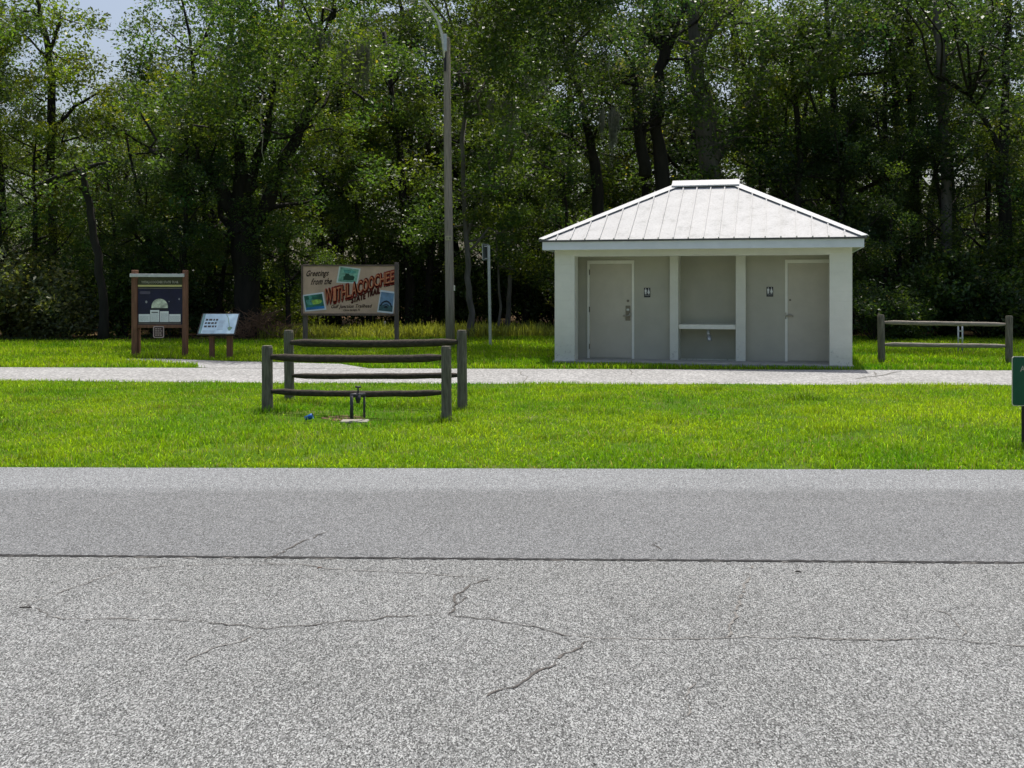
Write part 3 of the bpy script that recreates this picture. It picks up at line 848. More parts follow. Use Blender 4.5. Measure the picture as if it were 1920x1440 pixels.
m_st = plain("stamp_border", (.72, .78, .70), .6, var=.06); m_sw = plain("stamp_border_white", (.78, .80, .82), .6, var=.06)
m_s1 = plain("stamp_sage", (.22, .46, .32), .5, var=.5, scale=9); m_s1d = plain("stamp_dark_green", (.015, .07, .035), .5, var=.3)
m_s2 = plain("stamp_leafy", (.03, .17, .11), .5, var=.7, scale=6); m_s2y = plain("stamp_lime", (.34, .58, .09), .5, var=.6, scale=12); m_s2b = plain("stamp_blue", (.03, .20, .48), .5, var=.4, scale=8); m_s2l = plain("stamp_seafoam", (.10, .33, .26), .5, var=.5, scale=12)
m_s3 = plain("stamp_slate", (.17, .28, .42), .5, var=.35, scale=6); m_s3d = plain("stamp_navy", (.012, .02, .035), .5, var=.3); m_s3g = plain("stamp_teal", (.05, .12, .13), .5, var=.4, scale=10)
def stamp(cor, bord, mats, shapes, t=.0):
    """cor: TL TR BR BL in board pixels; shapes in 0..1 stamp coordinates"""
    TL, TR, BR, BL = [Vector((a, b)) for a, b in cor]
    def uv(u, v, off):
        p = (TL*(1-u) + TR*u)*(1-v) + (BL*(1-u) + BR*u)*v
        return c5(p.x, p.y, off)
    q = MB(); q.prism([uv(0,1,.004), uv(1,1,.004), uv(1,0,.004), uv(0,0,.004)], (0, .0035, 0), 0)
    q.face([uv(.07,.92,.0065), uv(.93,.92,.0065), uv(.93,.08,.0065), uv(.07,.08,.0065)], 1)
    for k, (mi, P) in enumerate(shapes):
        q.face([uv(u, v, .0082 + .0012*k) for u, v in P], mi)
    q.build("stamp", [bord] + mats, pn)
def blob(cx, cy, rx_, ry_, n=14, w=.2):
    return [(cx + rx_*math.cos(t)*(1 + w*math.sin(3*t+1)), cy - ry_*math.sin(t)*(1 + w*math.cos(2*t))) for t in [2*math.pi*k/n for k in range(n)]]
stamp([(775,225),(1095,270),(1050,495),(730,480)], m_st, [m_s1, m_s1d, m_s2l],
      [(3, blob(.5, .28, .3, .12)), (2, [(.30,.82),(.78,.80),(.80,.58),(.70,.50),(.58,.52),(.50,.40),(.36,.42),(.34,.58),(.28,.60)]), (3, [(.30,.9),(.8,.88),(.8,.84),(.3,.86)])])
stamp([(220,665),(535,620),(582,885),(262,915)], m_sw, [m_s2, m_s2y, m_s2b, m_s2l],
      [(3, [(.07,.92),(.93,.92),(.93,.78),(.6,.74),(.3,.78),(.07,.76)]), (4, blob(.33, .48, .22, .2)), (2, blob(.6, .5, .24, .17)), (4, blob(.35, .2, .07, .14))])
stamp([(1392,588),(1615,618),(1582,945),(1340,920)], m_sw, [m_s3, m_s3d, m_s3g],
      [(3, [(.07,.92),(.93,.92),(.93,.66),(.07,.66)]),
       (2, [(.10,.72),(.2,.55),(.35,.46),(.5,.43),(.65,.46),(.8,.55),(.90,.72),(.82,.72),(.74,.60),(.62,.53),(.5,.51),(.38,.53),(.26,.60),(.18,.72)]),
       (2, [(.30,.66),(.5,.58),(.70,.66),(.66,.68),(.5,.62),(.34,.68)]), (2, [(.36,.78),(.64,.78),(.56,.68),(.44,.68)]), (1, [(.47,.12),(.53,.12),(.53,.40),(.47,.40)])])
m_ink = plain("script_ink", (.045, .022, .015), .7)
m_red = plain("letter_red", (.52, .04, .025), .55, var=.15); m_out = plain("letter_outline", (.07, .012, .008), .6); m_hi = plain("letter_cream", (.74, .24, .11), .6, var=.1); m_rb = plain("letter_rust", (.23, .06, .035), .6, var=.2)
def script(s, xa, ya, xb, yb, cap, off=.005, m=m_ink, name="script_lettering", fat=.035, shear=.32):
    L = text_len(s); u0 = 0.0
    for wrd in s.split(' '):
        q = MB()
        def fn(u, v):
            t = (u + u0) / L; return c5(xa + (xb-xa)*t + v*cap*shear, ya + (yb-ya)*t - v*cap, off)
        text(q, wrd, fn, 0, fat); q.build(name, m, pn)
        u0 += text_len(wrd) + .5
script("Greetings", 270, 385, 610, 375, 85)
script("from the", 345, 512, 655, 500, 92)
script("Gulf Junction Trailhead", 645, 862, 1255, 850, 50, fat=.03)
script("Citrus Springs, FL", 832, 905, 1085, 898, 28, fat=.03)
# big arched word: each letter rides between a lower and an upper curve
word = "WITHLACOOCHEE"
lowc = [(555, 800), (720, 770), (960, 700), (1100, 640), (1350, 540), (1620, 478)]
topc = [(545, 590), (735, 545), (950, 490), (1100, 450), (1340, 360), (1620, 292)]
def crv(C, x):
    for (xa, ya), (xb, yb) in zip(C, C[1:]):
        if x <= xb: return ya + (yb - ya)*(x - xa)/(xb - xa)
    return C[-1][1]
adv = [1.45, .55, .85, .95, .8, .95, .95, 1.0, 1.0, .95, .95, .85, .8]
tot = sum(adv)
def big(m, off, fat, grow, name, vmin=0.0, vmax=1.0, dx=0, dy=0):
    q = MB(); x = 560.0
    for ch, a in zip(word, adv):
        wd = a/tot*(1610 - 560)
        v_, f_, gw = glyph(ch)
        gx0 = min(p[0] for p in v_); gx1 = max(p[0] for p in v_)
        for ox, oy in ([(0, 0)] if not fat else [(fat,0),(-fat,0),(0,fat),(0,-fat),(fat*.7,fat*.7),(-fat*.7,-fat*.7)]):
            i = len(q.v)
            for p in v_:
                u = (p[0]-gx0)/(gx1-gx0); X = x + wd*.05 + u*wd*.84 + ox*100 + dx
                vv = p[1]*(vmax-vmin) + vmin + oy
                Y = crv(lowc, x + wd*(.05 + u*.84))*(1-vv) + crv(topc, x + wd*(.05+u*.84))*vv + dy
                q.v.append(tuple(c5(X, Y, off)))
            for fc in f_: q.f.append(tuple(i+k for k in fc)); q.mi.append(0)
        x += wd
    return q.build(name, m, pn)
big(m_out, .010, .13, 0, "lettering_shadow", dx=6, dy=6)
big(m_red, .013, .085, 0, "lettering_red")
big(m_hi, .016, .0, 0, "lettering_highlight", vmin=.06, vmax=.97, dx=-3, dy=-4)
def script2(s, xa, ya, xb, yb, cap):
    script(s, xa+5, ya+5, xb+5, yb+5, cap*1.05, .0095, m_out, "lettering_shadow", fat=.09, shear=.05)
    script(s, xa, ya, xb, yb, cap, .0125, m_rb, "lettering_rust", fat=.08, shear=.05)
script2("STATE", 950, 785, 1165, 715, 80)
script2("TRAIL", 1188, 698, 1385, 632, 84)

# ------------------------------------------------------------------ lamp pole
lb = W(844.5, 655); ld = lb.y; ls = FPX / ld
P_ = thing("lamp_pole", lb, "tall grey wooden pole with a curved metal street lamp arm", "street lamp")
lp3 = lambda px, py, dy=0: Vector(((px - 844.5)/ls, dy, CAM_H + (HORIZON - py)/ls))
q = MB(); q.tube([lp3(844.5, 662), lp3(843.5, 560), lp3(841, 400), lp3(839, 250), lp3(838, 72), lp3(838, 70)], [.128, .122, .112, .102, .09, .07], 14, jitter=.012)
q.build("pole", M['pole'], P_, smooth=True)
q = MB(); q.tube([lp3(834, 110, -.10), lp3(832, 85, -.11), lp3(829, 66, -.13), lp3(822, 42, -.16), lp3(812, 26, -.2), lp3(801, 14, -.24), lp3(793, 4, -.28), lp3(790, -6, -.3), lp3(784, -10, -.33)], [.045, .046, .045, .042, .04, .038, .036, .036, .036], 10)
arm = q.build("lamp_arm", M['alu'], P_, smooth=True)
q = MB(); q.box(lp3(832.5, 0).x, lp3(838.5, 0).x, -.16, -.08, lp3(0, 98).z, lp3(0, 66).z); q.build("arm_bracket", M['galv'], P_, bevel=.01)
q = MB(); q.box(lp3(833, 0).x, lp3(837, 0).x, -.14, -.085, lp3(0, 135).z, lp3(0, 100).z); q.build("cable_box", M['black'], P_, bevel=.006)
q = MB(); T = Matrix.Translation(lp3(778, -4, -.36))
q.tube([T @ Vector((.26, 0, .03)), T @ Vector((.17, 0, .03)), T @ Vector((.0, 0, .03)), T @ Vector((-.18, 0, .02)), T @ Vector((-.24, 0, .0))], [.05, .10, .13, .12, .05], 14, squash=1.15)
hd_ = q.build("lamp_head", M['alu'], P_, smooth=True)
q = MB()
q.tube([T @ Vector((.06, 0, -.09)), T @ Vector((.0, 0, -.14)), T @ Vector((-.10, 0, -.13)), T @ Vector((-.17, 0, -.08))], [.03, .07, .07, .03], 12, squash=1.4)
m_lens, _nt, _b = newmat("lamp_lens"); _b.inputs["Base Color"].default_value = (.42, .44, .40, 1); _b.inputs["Roughness"].default_value = .2
q.build("lamp_lens", m_lens, hd_, smooth=True)
q = MB(); a, b = lp3(835.5, 451), lp3(847.5, 442.5); q.box(a.x, b.x, -.125, -.105, a.z, b.z, 0)
for u in (.18, .36, .62): q.box(a.x + (b.x-a.x)*u, a.x + (b.x-a.x)*(u+.07 if u < .5 else u+.2), -.128, -.1255, a.z + .03, b.z - .03, 1)
q.build("pole_tag", [plain("tag_tan", (.42, .38, .24), .6), M['wood']], P_)
q = MB(); a, b = lp3(850, 545), lp3(855, 535); q.box(a.x, a.x + .05, -.05, .0, a.z, b.z); q.build("pole_hook", M['cream'], P_)

# ------------------------------------------------------------------ small sign seen edge-on, galvanised posts, stake
wb = W(919.5, 648); wd_ = wb.y; ws = FPX / wd_
G = thing("metal_signpost", wb, "slim galvanised signpost with a small sign seen nearly edge-on beside the lamp pole", "sign")
w3 = lambda px, py, dy=0: Vector(((px - 919.5)/ws, dy, CAM_H + (HORIZON - py)/ws))
q = MB(); q.tube([w3(919.5, 652), w3(916, 460)], .045, 8); q.build("post", M['galv'], G)
q = MB(); T = Matrix.Translation(w3(910.5, 472.5, .02)) @ Matrix.Rotation(math.radians(58), 4, 'Z') @ Matrix.Rotation(math.radians(-2), 4, 'X')
q.box(-.17, .17, -.006, .006, -.235, .235, 0, T); q.box(-.155, .155, .0062, .0082, -.22, .22, 1, T); q.box(-.155, .155, -.0082, -.0062, -.22, .22, 1, T)
pl_ = q.build("sign_plate", [M['galv'], plain("sign_back_grey", (.10, .11, .10), .5, .3)], G)
for py in (462, 485):
    q = MB(); q.tube([w3(904, py, -.05), w3(918, py, 0)], .016, 8); q.build("bracket", M['galv'], G)

mb_ = W(1801, 663); md_ = mb_.y
G2 = thing("steel_posts", mb_, "pair of slim bolted galvanised posts behind the right-hand timber fence", "post")
for dx, r in ((-.06, .022), (.045, .022)):
    q = MB(); q.tube([(dx, 0, -.05), (dx, 0, zat(606, md_))], r, 8); q.build("post", M['galv'], G2, smooth=True)
for z in (.2, .38, .56, .72):
    q = MB(); q.box(-.075, .06, -.032, -.022, z, z + .03); q.build("bolt_plate", M['galv'], G2)
q = MB(); q.box(-.035, .035, -.02, .02, -.05, .46); 
o = q.build("wooden_stake", M['cream'], bevel=.006); o.location = W(720.5, 625.5); o.rotation_euler = (0, math.radians(3), .3)
tag(o, "short pale wooden stake in the tall weeds behind the billboard", "stake")

# ------------------------------------------------------------------ grass
def wav(x, y, s, seed):
    r = np.random.default_rng(seed); a = np.zeros_like(x)
    for k in range(7):
        th = r.uniform(0, 6.28); f = s * r.uniform(.5, 2.2); a += np.sin((x*np.cos(th) + y*np.sin(th)) * f + r.uniform(0, 6.28)) / (1 + .3*k)
    return a / 3.0
def quads_mesh(name, V, F, colr, mat):
    me = bpy.data.meshes.new(name)
    nv, nf = len(V), len(F)
    k = F.shape[1]
    me.vertices.add(nv); me.vertices.foreach_set("co", V.astype(np.float32).ravel())
    me.loops.add(nf*k); me.loops.foreach_set("vertex_index", F.astype(np.int32).ravel())
    me.polygons.add(nf)
    me.polygons.foreach_set("loop_start", np.arange(0, nf*k, k, dtype=np.int32))
    at_ = me.color_attributes.new("Col", 'FLOAT_COLOR', 'POINT')
    c4 = np.ones((nv, 4), np.float32); c4[:, :3] = colr; at_.data.foreach_set("color", c4.ravel())
    me.materials.append(mat); me.update(calc_edges=True); me.validate()
    return me
def blades(name, x, y, h, wd, col, kind_label=None, lean=.35):
    n = len(x); a = rng.uniform(0, 6.283, n); l = rng.normal(0, lean, n)*h; la = rng.uniform(0, 6.283, n)
    sx, sy = np.cos(a)*wd/2, np.sin(a)*wd/2
    lx, ly = np.cos(la)*l, np.sin(la)*l
    Z = np.zeros(n)
    b0 = np.stack([x-sx, y-sy, Z], 1); b1 = np.stack([x+sx, y+sy, Z], 1)
    mx, my = x+lx*.35, y+ly*.35
    m0 = np.stack([mx-sx*.8, my-sy*.8, h*.55], 1); m1 = np.stack([mx+sx*.8, my+sy*.8, h*.55], 1)
    tz = np.maximum(h - np.abs(l)*.35, h*.55)
    t0 = np.stack([x+lx-sx*.15, y+ly-sy*.15, tz], 1); t1 = np.stack([x+lx+sx*.15, y+ly+sy*.15, tz], 1)
    V = np.stack([b0, b1, m0, m1, t0, t1], 1).reshape(-1, 3)
    i = np.arange(n)*6
    F = np.concatenate([np.stack([i, i+1, i+3, i+2], 1), np.stack([i+2, i+3, i+5, i+4], 1)])
    C = np.repeat(col, 6, axis=0)
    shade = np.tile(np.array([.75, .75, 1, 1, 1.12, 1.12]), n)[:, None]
    me = quads_mesh(name, V, F, C*shade, M['grass'])
    o = bpy.data.objects.new(name, me); COL.objects.link(o)
    return o
def grass_colour(x, y):
    n = len(x)
    t = wav(x, y, .7, 5)*.7 + wav(x, y, 2.6, 6)*.6 + .18*np.clip((-x - 2)/6, 0, 1) + rng.normal(0, .25, n)
    t = np.clip(t*.5 + .5, 0, 1)[:, None]
    c = np.array([.085, .255, .006])*(1-t) + np.array([.36, .50, .018])*t
    dry = (rng.random(n) < .05 + .10*np.clip(wav(x, y, 1.7, 8) - .1, 0, 1))[:, None]
    c = np.where(dry, np.array([.36, .33, .15]), c)
    k = rng.uniform(.6, 1.25, n); k = np.where(rng.random(n) < .10, k*1.7, k)
    return c * k[:, None]
def keep_near(x, y):
    tn = np.interp(x, [-40,-9.4,-7.5,-5,-2,3,9,40], [19.3,18.95,18.75,18.5,18.35,18.2,18.05,17.4]) + .05*np.sin(x*2.1) + .05*wav(x, y*0, 3, 3)
    er = edge_road(x) + .010 + .012*wav(x, y*0, 9, 4)
    return (y > er) & (y < tn)
N = 330000
gx = rng.uniform(-13, 13, N); gy = 9.5 + (rng.random(N)**1.25)*9.8
k_ = keep_near(gx, gy + rng.random(N)*.09*(rng.random(N) < .10))
bare = wav(gx, gy, 1.3, 21) + .5*wav(gx, gy, 4, 22)
k_ &= ~((bare > .50) & (rng.random(N) < .62))
dpad = np.hypot((gx - pb.x + .25)/.9, (gy - pb.y - .5)/.7)          # worn patch round the pipes
k_ &= ~((dpad < 1) & (rng.random(N) < .5))
k_ &= ~((np.abs(gx - pb.x) < .21) & (gy > pb.y - .14) & (gy < pb.y + .18))
gx, gy = gx[k_], gy[k_]
gh = np.clip(.050 + .022*wav(gx, gy, 1.5, 31) + .014*wav(gx, gy, 6, 32) + rng.normal(0, .011, len(gx)), .015, .12)
for p, r_ in ((fl, .35), (fr_, .4), (rl, .3), (rr_, .35), (gb, .3), (cb_, .2)):
    gh *= 1 + .9*np.exp(-((gx-p.x)**2 + (gy-p.y)**2)/r_**2*2)
edge = np.exp(-(gy - edge_road(gx))/.10)
gh *= 1 - .25*edge
gcol = grass_colour(gx, gy)
for _ in range(60):                                   # coarse darker weed tufts in the turf
    ux, uy = rng.uniform(-8, 9), 9.9 + rng.random()*8.0; ur = rng.uniform(.10, .30)
    e_ = np.exp(-(((gx-ux)/ur/1.5)**2 + ((gy-uy)/ur)**2)); gh *= 1 + .9*e_; gcol *= (1 - .28*e_)[:, None]
for p in (fl, fr_, rl, rr_, gb):  # post feet: darker grass clumps, with some shade painted into their colour
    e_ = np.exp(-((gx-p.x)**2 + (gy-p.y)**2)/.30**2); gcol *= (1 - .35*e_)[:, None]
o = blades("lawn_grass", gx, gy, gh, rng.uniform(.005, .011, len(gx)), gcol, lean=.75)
tag(o, "bright green mown grass strip between the road and the trail", "grass", kind='stuff')

def in_poly(x, y, P):
    c = np.zeros(len(x), bool); n = len(P); j = n-1
    for i in range(n):
        xi, yi, xj, yj = P[i].x, P[i].y, P[j].x, P[j].y
        c ^= ((yi > y) != (yj > y)) & (x < (xj-xi)*(y-yi)/(yj-yi+1e-12)+xi); j = i
    return c
N = 250000
gx = rng.uniform(-21, 21, N); gy = 21 + (rng.random(N)**1.35)*19
fw = trail_far(gx) + .03*wav(gx, gy*0, 4, 41)
k_ = (gy > fw) & ~in_poly(gx, gy, path_poly)
lx_ = (gx - BC.x)*EX.x + (gy - BC.y)*EX.y; ly_ = (gx - BC.x)*EY.x + (gy - BC.y)*EY.y
k_ &= ~((np.abs(lx_) < HW + .02) & (ly_ > -.09) & (ly_ < DEP))
forest_edge = 34.5 + 1.2*wav(gx, gy*0, .6, 43) + np.interp(gx, [-21, -8, -6, 3, 6, 21], [-1.5, -1.5, 4.5, 5.5, 1, 1])
k_ &= (gy < forest_edge) | (rng.random(N) < .04)
gx, gy = gx[k_], gy[k_]
gh = np.clip(.085 + .03*wav(gx, gy, 1.1, 51) + rng.normal(0, .02, len(gx)), .03, .2)
lx_ = (gx - BC.x)*EX.x + (gy - BC.y)*EX.y; ly_ = (gx - BC.x)*EY.x + (gy - BC.y)*EY.y
gh = np.where((ly_ < 0) & (ly_ > -1.2) & (np.abs(lx_) < HW + .3), gh*.8, gh)
for p, r_ in ((g1, .4), (g2, .4), (kb, .9), (lb, .3)):
    gh *= 1 + .8*np.exp(-((gx-p.x)**2 + (gy-p.y)**2)/r_**2*2)
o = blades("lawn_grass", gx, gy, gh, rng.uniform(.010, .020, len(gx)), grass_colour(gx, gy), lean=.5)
tag(o, "grass between the trail and the woods, partly in tree shade", "grass", kind='stuff')
# tall pale weeds along the woods behind the billboard and left of the building
N = 9000
gx = rng.uniform(-8.2, 3.6, N); gy = 34.4 + rng.random(N)*3.2 + np.interp(gx, [-8, -4, 2], [-.6, 0, 1.0])
gh = np.clip(.34 + .16*wav(gx, gy, 1.6, 61) + rng.normal(0, .1, N), .1, .95)
cw = np.array([.30, .33, .07])*rng.uniform(.7, 1.3, N)[:, None]
o = blades("tall_weeds", gx, gy, gh, rng.uniform(.02, .045, N), cw, lean=.45)
tag(o, "tall sunlit yellow-green weeds along the edge of the woods", "weeds", kind='stuff')

# ------------------------------------------------------------------ trees
def leaf_mesh(name, C, R, counts, size, col, flat=.75, colvar=.42, droop=0.0):
    """C: cluster centres, R: radii, counts: leaves in each"""
    cen = np.repeat(C, counts, axis=0); rad = np.repeat(R, counts)
    n = len(cen)
    d = rng.normal(0, 1, (n, 3)); d /= np.linalg.norm(d, axis=1)[:, None]
    rr = rng.random(n)**.45
    p = cen + d * (rr*rad)[:, None] * np.array([1, 1, flat])
    p[:, 2] = np.maximum(p[:, 2], .03)
    u = rng.normal(0, 1, (n, 3)); u[:, 2] = u[:, 2]*.7 - droop; u /= np.linalg.norm(u, axis=1)[:, None]
    nr = rng.normal(0, 1, (n, 3)); nr[:, 2] += .5
    s = np.cross(nr, u); s /= np.linalg.norm(s, axis=1)[:, None] + 1e-9
    nn = np.cross(u, s)
    L = size*rng.uniform(.45, 1.35, n); Wd = L*rng.uniform(.38, .6, n)
    a = p - u*(L/2)[:, None]; b = p + s*(Wd/2)[:, None] + nn*(Wd*.15)[:, None]; c = p + u*(L/2)[:, None]; e = p - s*(Wd/2)[:, None] + nn*(Wd*.15)[:, None]
    V = np.stack([a, b, c, e], 1).reshape(-1, 3)
    F = np.arange(n*4).reshape(-1, 4)
    kc = np.repeat(rng.uniform(1-colvar, 1+colvar, len(C)), counts)[:, None] * rng.uniform(.7, 1.3, n)[:, None]
    hue = np.repeat(rng.normal(0, .10, len(C)), counts)[:, None]
    base = np.array(col)[None, :] * np.concatenate([1+hue*1.4, 1+hue*.3, 1-hue], 1)
    yel = (rng.random(n) < .008)[:, None]
    base = np.where(yel, np.array([.22, .19, .05]), base)
    return quads_mesh(name, V, F, np.repeat(np.clip(base*kc, .004, .6), 4, axis=0), M['leaf'])

def wander(p, d, L, steps, amp, lift):
    P = [Vector(p)]; d = Vector(d).normalized()
    for k in range(steps):
        d = (d + Vector((random.gauss(0, amp), random.gauss(0, amp), random.gauss(0, amp) + lift))).normalized()
        P.append(P[-1] + d * (L/steps))
    return P
def grow(limbs, tb, nsub=(2, 4), L=(1.2, 2.8), start=.35, twig_r=.035):
    """limbs: list of (points, r0, r1). adds tubes + secondary branches; returns cluster centres, radii"""
    C, R = [], []
    for pts, r0, r1 in limbs:
        n = len(pts); tb.tube(pts, [r0 + (r1-r0)*k/(n-1) for k in range(n)], 9, jitter=.06)
        for k in range(random.randint(*nsub)):
            t = random.uniform(start, 1.0)*(n-1); i = min(int(t), n-2); p = pts[i].lerp(pts[i+1], t-i)
            ax = (pts[i+1]-pts[i]).normalized(); rd_ = Vector((random.gauss(0,1), random.gauss(0,1), random.gauss(0,.4)+.25))
            rd_ = (rd_ - ax*rd_.dot(ax)*.6).normalized()
            ln = random.uniform(*L); q = wander(p, rd_, ln, 5, .22, .05)
            rs = max(twig_r*.6, (r0 + (r1-r0)*t/(n-1))*.38); tb.tube(q, [rs, rs*.8, rs*.6, rs*.42, rs*.28, .012], 5)
            for j in (3, 5):
                C.append(q[j] + Vector((random.gauss(0,.25), random.gauss(0,.25), random.gauss(0,.2)))); R.append(random.uniform(.55, 1.05))
            C.append(q[-1] + Vector((random.gauss(0,.5), random.gauss(0,.5), random.gauss(.1,.4)))); R.append(random.uniform(.5, .9))
        C.append(pts[-1]); R.append(random.uniform(.7, 1.1))
    return C, R
def tree_data(h, r0, crown_r, z0, nl, col, size, seed, nlimb=10, bark='bark', colvar=.42):
    random.seed(seed)
    tb = MB()
    trunk = wander((0,0,-.1), (random.gauss(0,.05), random.gauss(0,.05), 1), h*.86, 9, .05, .06)
    limbs = [(trunk, r0, r0*.18)]
    for k in range(nlimb):
        t = random.uniform(z0, .95)*(len(trunk)-1); i = min(int(t), len(trunk)-2); p = trunk[i].lerp(trunk[i+1], t-i)
        az = k*2.399 + random.uniform(-.5, .5); frac = t/(len(trunk)-1)
        ln = crown_r*random.uniform(.65, 1.1)*(1.1 - .5*max(0, frac-.55)/.45)
        d = (math.cos(az), math.sin(az), random.uniform(.15, .7))
        limbs.append((wander(p, d, ln, 6, .14, .06), r0*(.5 - .3*frac), .02))
    C, R = grow(limbs, tb)
    C = np.array([tuple(c) for c in C]); R = np.array(R)*.86
    wt = R**2; cnt = np.maximum(6, (nl*wt/wt.sum()*rng.uniform(.6, 1.4, len(R)))).astype(int)
    return tb.mesh("trunk", [M[bark]], True), leaf_mesh("crown", C, R, cnt, size, col, colvar=colvar)
def plant_tree(name, tm, cm, loc, rz, s, label, group=None, cat="tree", sz=None):
    t = thing(name, loc, label, cat, group, rz)
    t.scale = (s, s, sz or s)
    for nm, me in (("trunk", tm), ("crown", cm)):
        if me is None: continue
        o = bpy.data.objects.new(nm, me); COL.objects.link(o); o.parent = t
    return t
DK, MD, YL, GY = (.035, .062, .024), (.056, .092, .025), (.108, .142, .022), (.082, .104, .054)
variants = [
    tree_data(15, .26, 3.9, .22, 18000, MD, .145, 101),
    tree_data(16, .22, 3.6, .18, 18000, DK, .14, 102),
    tree_data(14, .24, 4.2, .25, 18000, YL, .145, 103),
    tree_data(17, .30, 3.8, .28, 18000, GY, .14, 104),
    tree_data(13, .18, 3.3, .14, 13000, MD, .15, 105),
    tree_data(15, .24, 3.8, .20, 18000, DK, .15, 106),
]
bark_dead = None
# ---- individual trees whose trunks stand out, limbs laid out at their own depth
def hero(name, d, base, limbs_px, nl, col, size, label, bark='bark', nsub=(3, 5), extra=(), L=(1.2, 2.8), depth_wob=.5, cscale=1.0, start=.35, group=None, dead=()):
    b = W(*base) if len(base) == 2 and d is None else Vector(((base[0]-960)/FPX*d, d, 0))
    tb = MB(); limbs = []
    for L_ in limbs_px:
        n = len(L_); P = []; yo = random.uniform(-depth_wob, depth_wob)
        for k, (px, py, wpx) in enumerate(L_):
            dd = d + (yo*k/(n-1) if L_ is not limbs_px[0] else 0)
            p = at(px, py, dd) - b
            P.append(p)
        Q = []; RR = []
        for k in range(n-1):
            for q_ in range(3):
                t = q_/3; Q.append(P[k].lerp(P[k+1], t) + Vector((random.gauss(0,.03), random.gauss(0,.03), 0))); RR.append((L_[k][2]*(1-t) + L_[k+1][2]*t)/2/FPX*d)
        Q.append(P[-1]); RR.append(L_[-1][2]/2/FPX*d)
        if L_ is limbs_px[0]: Q[0].z = min(Q[0].z, -.1); RR[0] *= 1.35; RR[1] *= 1.1
        tb.tube(Q, RR, 9, jitter=.07)
        limbs.append((Q, RR))
    C, R = [], []
    for Q, RR in limbs:
        n = len(Q)
        for k in range(random.randint(*nsub)):
            t = random.uniform(start if Q is limbs[0][0] else .3, 1)*(n-1); i = min(int(t), n-2); p = Q[i].lerp(Q[i+1], t-i)
            rd_ = Vector((random.gauss(0,1), random.gauss(0,.8), random.gauss(0,.4)+.2)).normalized()
            q = wander(p, rd_, random.uniform(*L), 5, .2, .04); rs = max(.02, RR[i]*.4)
            tb.tube(q, [rs, rs*.8, rs*.6, rs*.45, rs*.3, .01], 5)
            for j in (3, 5): C.append(q[j] + Vector((random.gauss(0,.3), random.gauss(0,.3), random.gauss(0,.25)))); R.append(random.uniform(.5, 1.0)*cscale)
    for (px, py, r, dy) in extra:
        c = at(px, py, d+dy) - b
        near = min((p for Q, RR in limbs for p in Q[len(Q)//3:]), key=lambda p: (p - c - Vector((0, 0, -.8))).length)
        m_ = near.lerp(c, .5) + Vector((random.gauss(0,.15), random.gauss(0,.15), .25))
        J = lambda k: Vector((random.gauss(0, k), random.gauss(0, k), random.gauss(0, k)))
        kk = min(.28, .07 * (c - near).length)
        tb.tube([near, near.lerp(m_, .35) + J(kk), near.lerp(m_, .7) + J(kk) + Vector((0,0,.1)), m_ + J(kk), m_.lerp(c, .35) + J(kk), m_.lerp(c, .7) + J(kk), c], [.05, .045, .04, .032, .026, .018, .008], 5)
        for k in range(6):
            C.append(c + Vector((random.gauss(0,.55), random.gauss(0,.55), random.gauss(0,.38)))*r); R.append(r*random.uniform(.45, .7))
    t = thing(name, b, label, "tree", group)
    o = tb.build("trunk", M[bark], t, smooth=True)
    if nl and C:
        Ca = np.array([tuple(c) for c in C]); Ra = np.array(R); wt = Ra**2
        cnt = np.maximum(5, (nl*wt/wt.sum()*rng.uniform(.6, 1.4, len(Ra)))).astype(int)
        o = bpy.data.objects.new("crown", leaf_mesh("crown", Ca, Ra, cnt, size, col)); COL.objects.link(o); o.parent = t
    for pl in dead:
        q = MB(); n = len(pl); q.tube([at(px, py, d - 2.6) - b for px, py in pl], [.022*(1 - .6*k/(n-1)) for k in range(n)], 6); q.build("dead_branch", M['bark_pale'], t, smooth=True)
    return t
random.seed(33)
hero("broken_tree", 33.2, (197, 638), [[(197,638,17),(190,540,16),(180,450,14),(165,380,13),(153,318,12)], [(153,318,11),(110,330,8),(60,352,5)], [(153,318,10),(180,309,7),(204,304,5)]],
     900, MD, .14, "leaning dark trunk snapped into a crossbar, behind the notice kiosk", nsub=(2, 3), start=.8, L=(.6, 1.4))
hero("oak_tree", 36, (466, 634), [[(466,634,46),(462,560,50),(458,470,54),(455,410,50),(450,350,28),(446,260,18),(444,150,12)],
     [(470,430,36),(500,380,28),(530,310,24),(562,245,20),(582,200,18),(592,120,14),(600,40,10)], [(450,420,34),(420,360,24),(395,325,18),(330,310,12),(280,280,8)], [(455,380,22),(500,250,14),(520,120,10),(530,0,8)]],
     46000, MD, .14, "massive dark forked oak behind the gap left of the billboard", nsub=(6, 8),
     extra=[(330,330,1.0,-1.6),(420,250,1.2,-1.5),(560,330,1.1,-1.2),(640,250,1.2,-1.3),(380,420,.8,-1.2),(540,430,.8,-.8),(600,130,1.2,-1.5),(480,80,1.2,-1.6),(690,340,1.0,-1.0),(430,140,1.4,-4),(500,180,1.4,-5),(570,100,1.4,-4.5),(380,220,1.3,-4.5),(620,170,1.3,-4),(450,40,1.4,-5.5),(330,170,1.3,-4),(400,-60,1.5,-6.5),(500,-70,1.5,-7),(590,-50,1.5,-6),(660,-70,1.5,-6),(540,-120,1.6,-7.5),(700,-70,1.5,-6),(620,-120,1.5,-8),(740,-110,1.5,-7),(285,40,1.1,1),(255,130,1.0,0),(300,90,1.1,.5)],
     dead=[[(493,178),(488,215),(493,255),(491,285),(497,308)]])
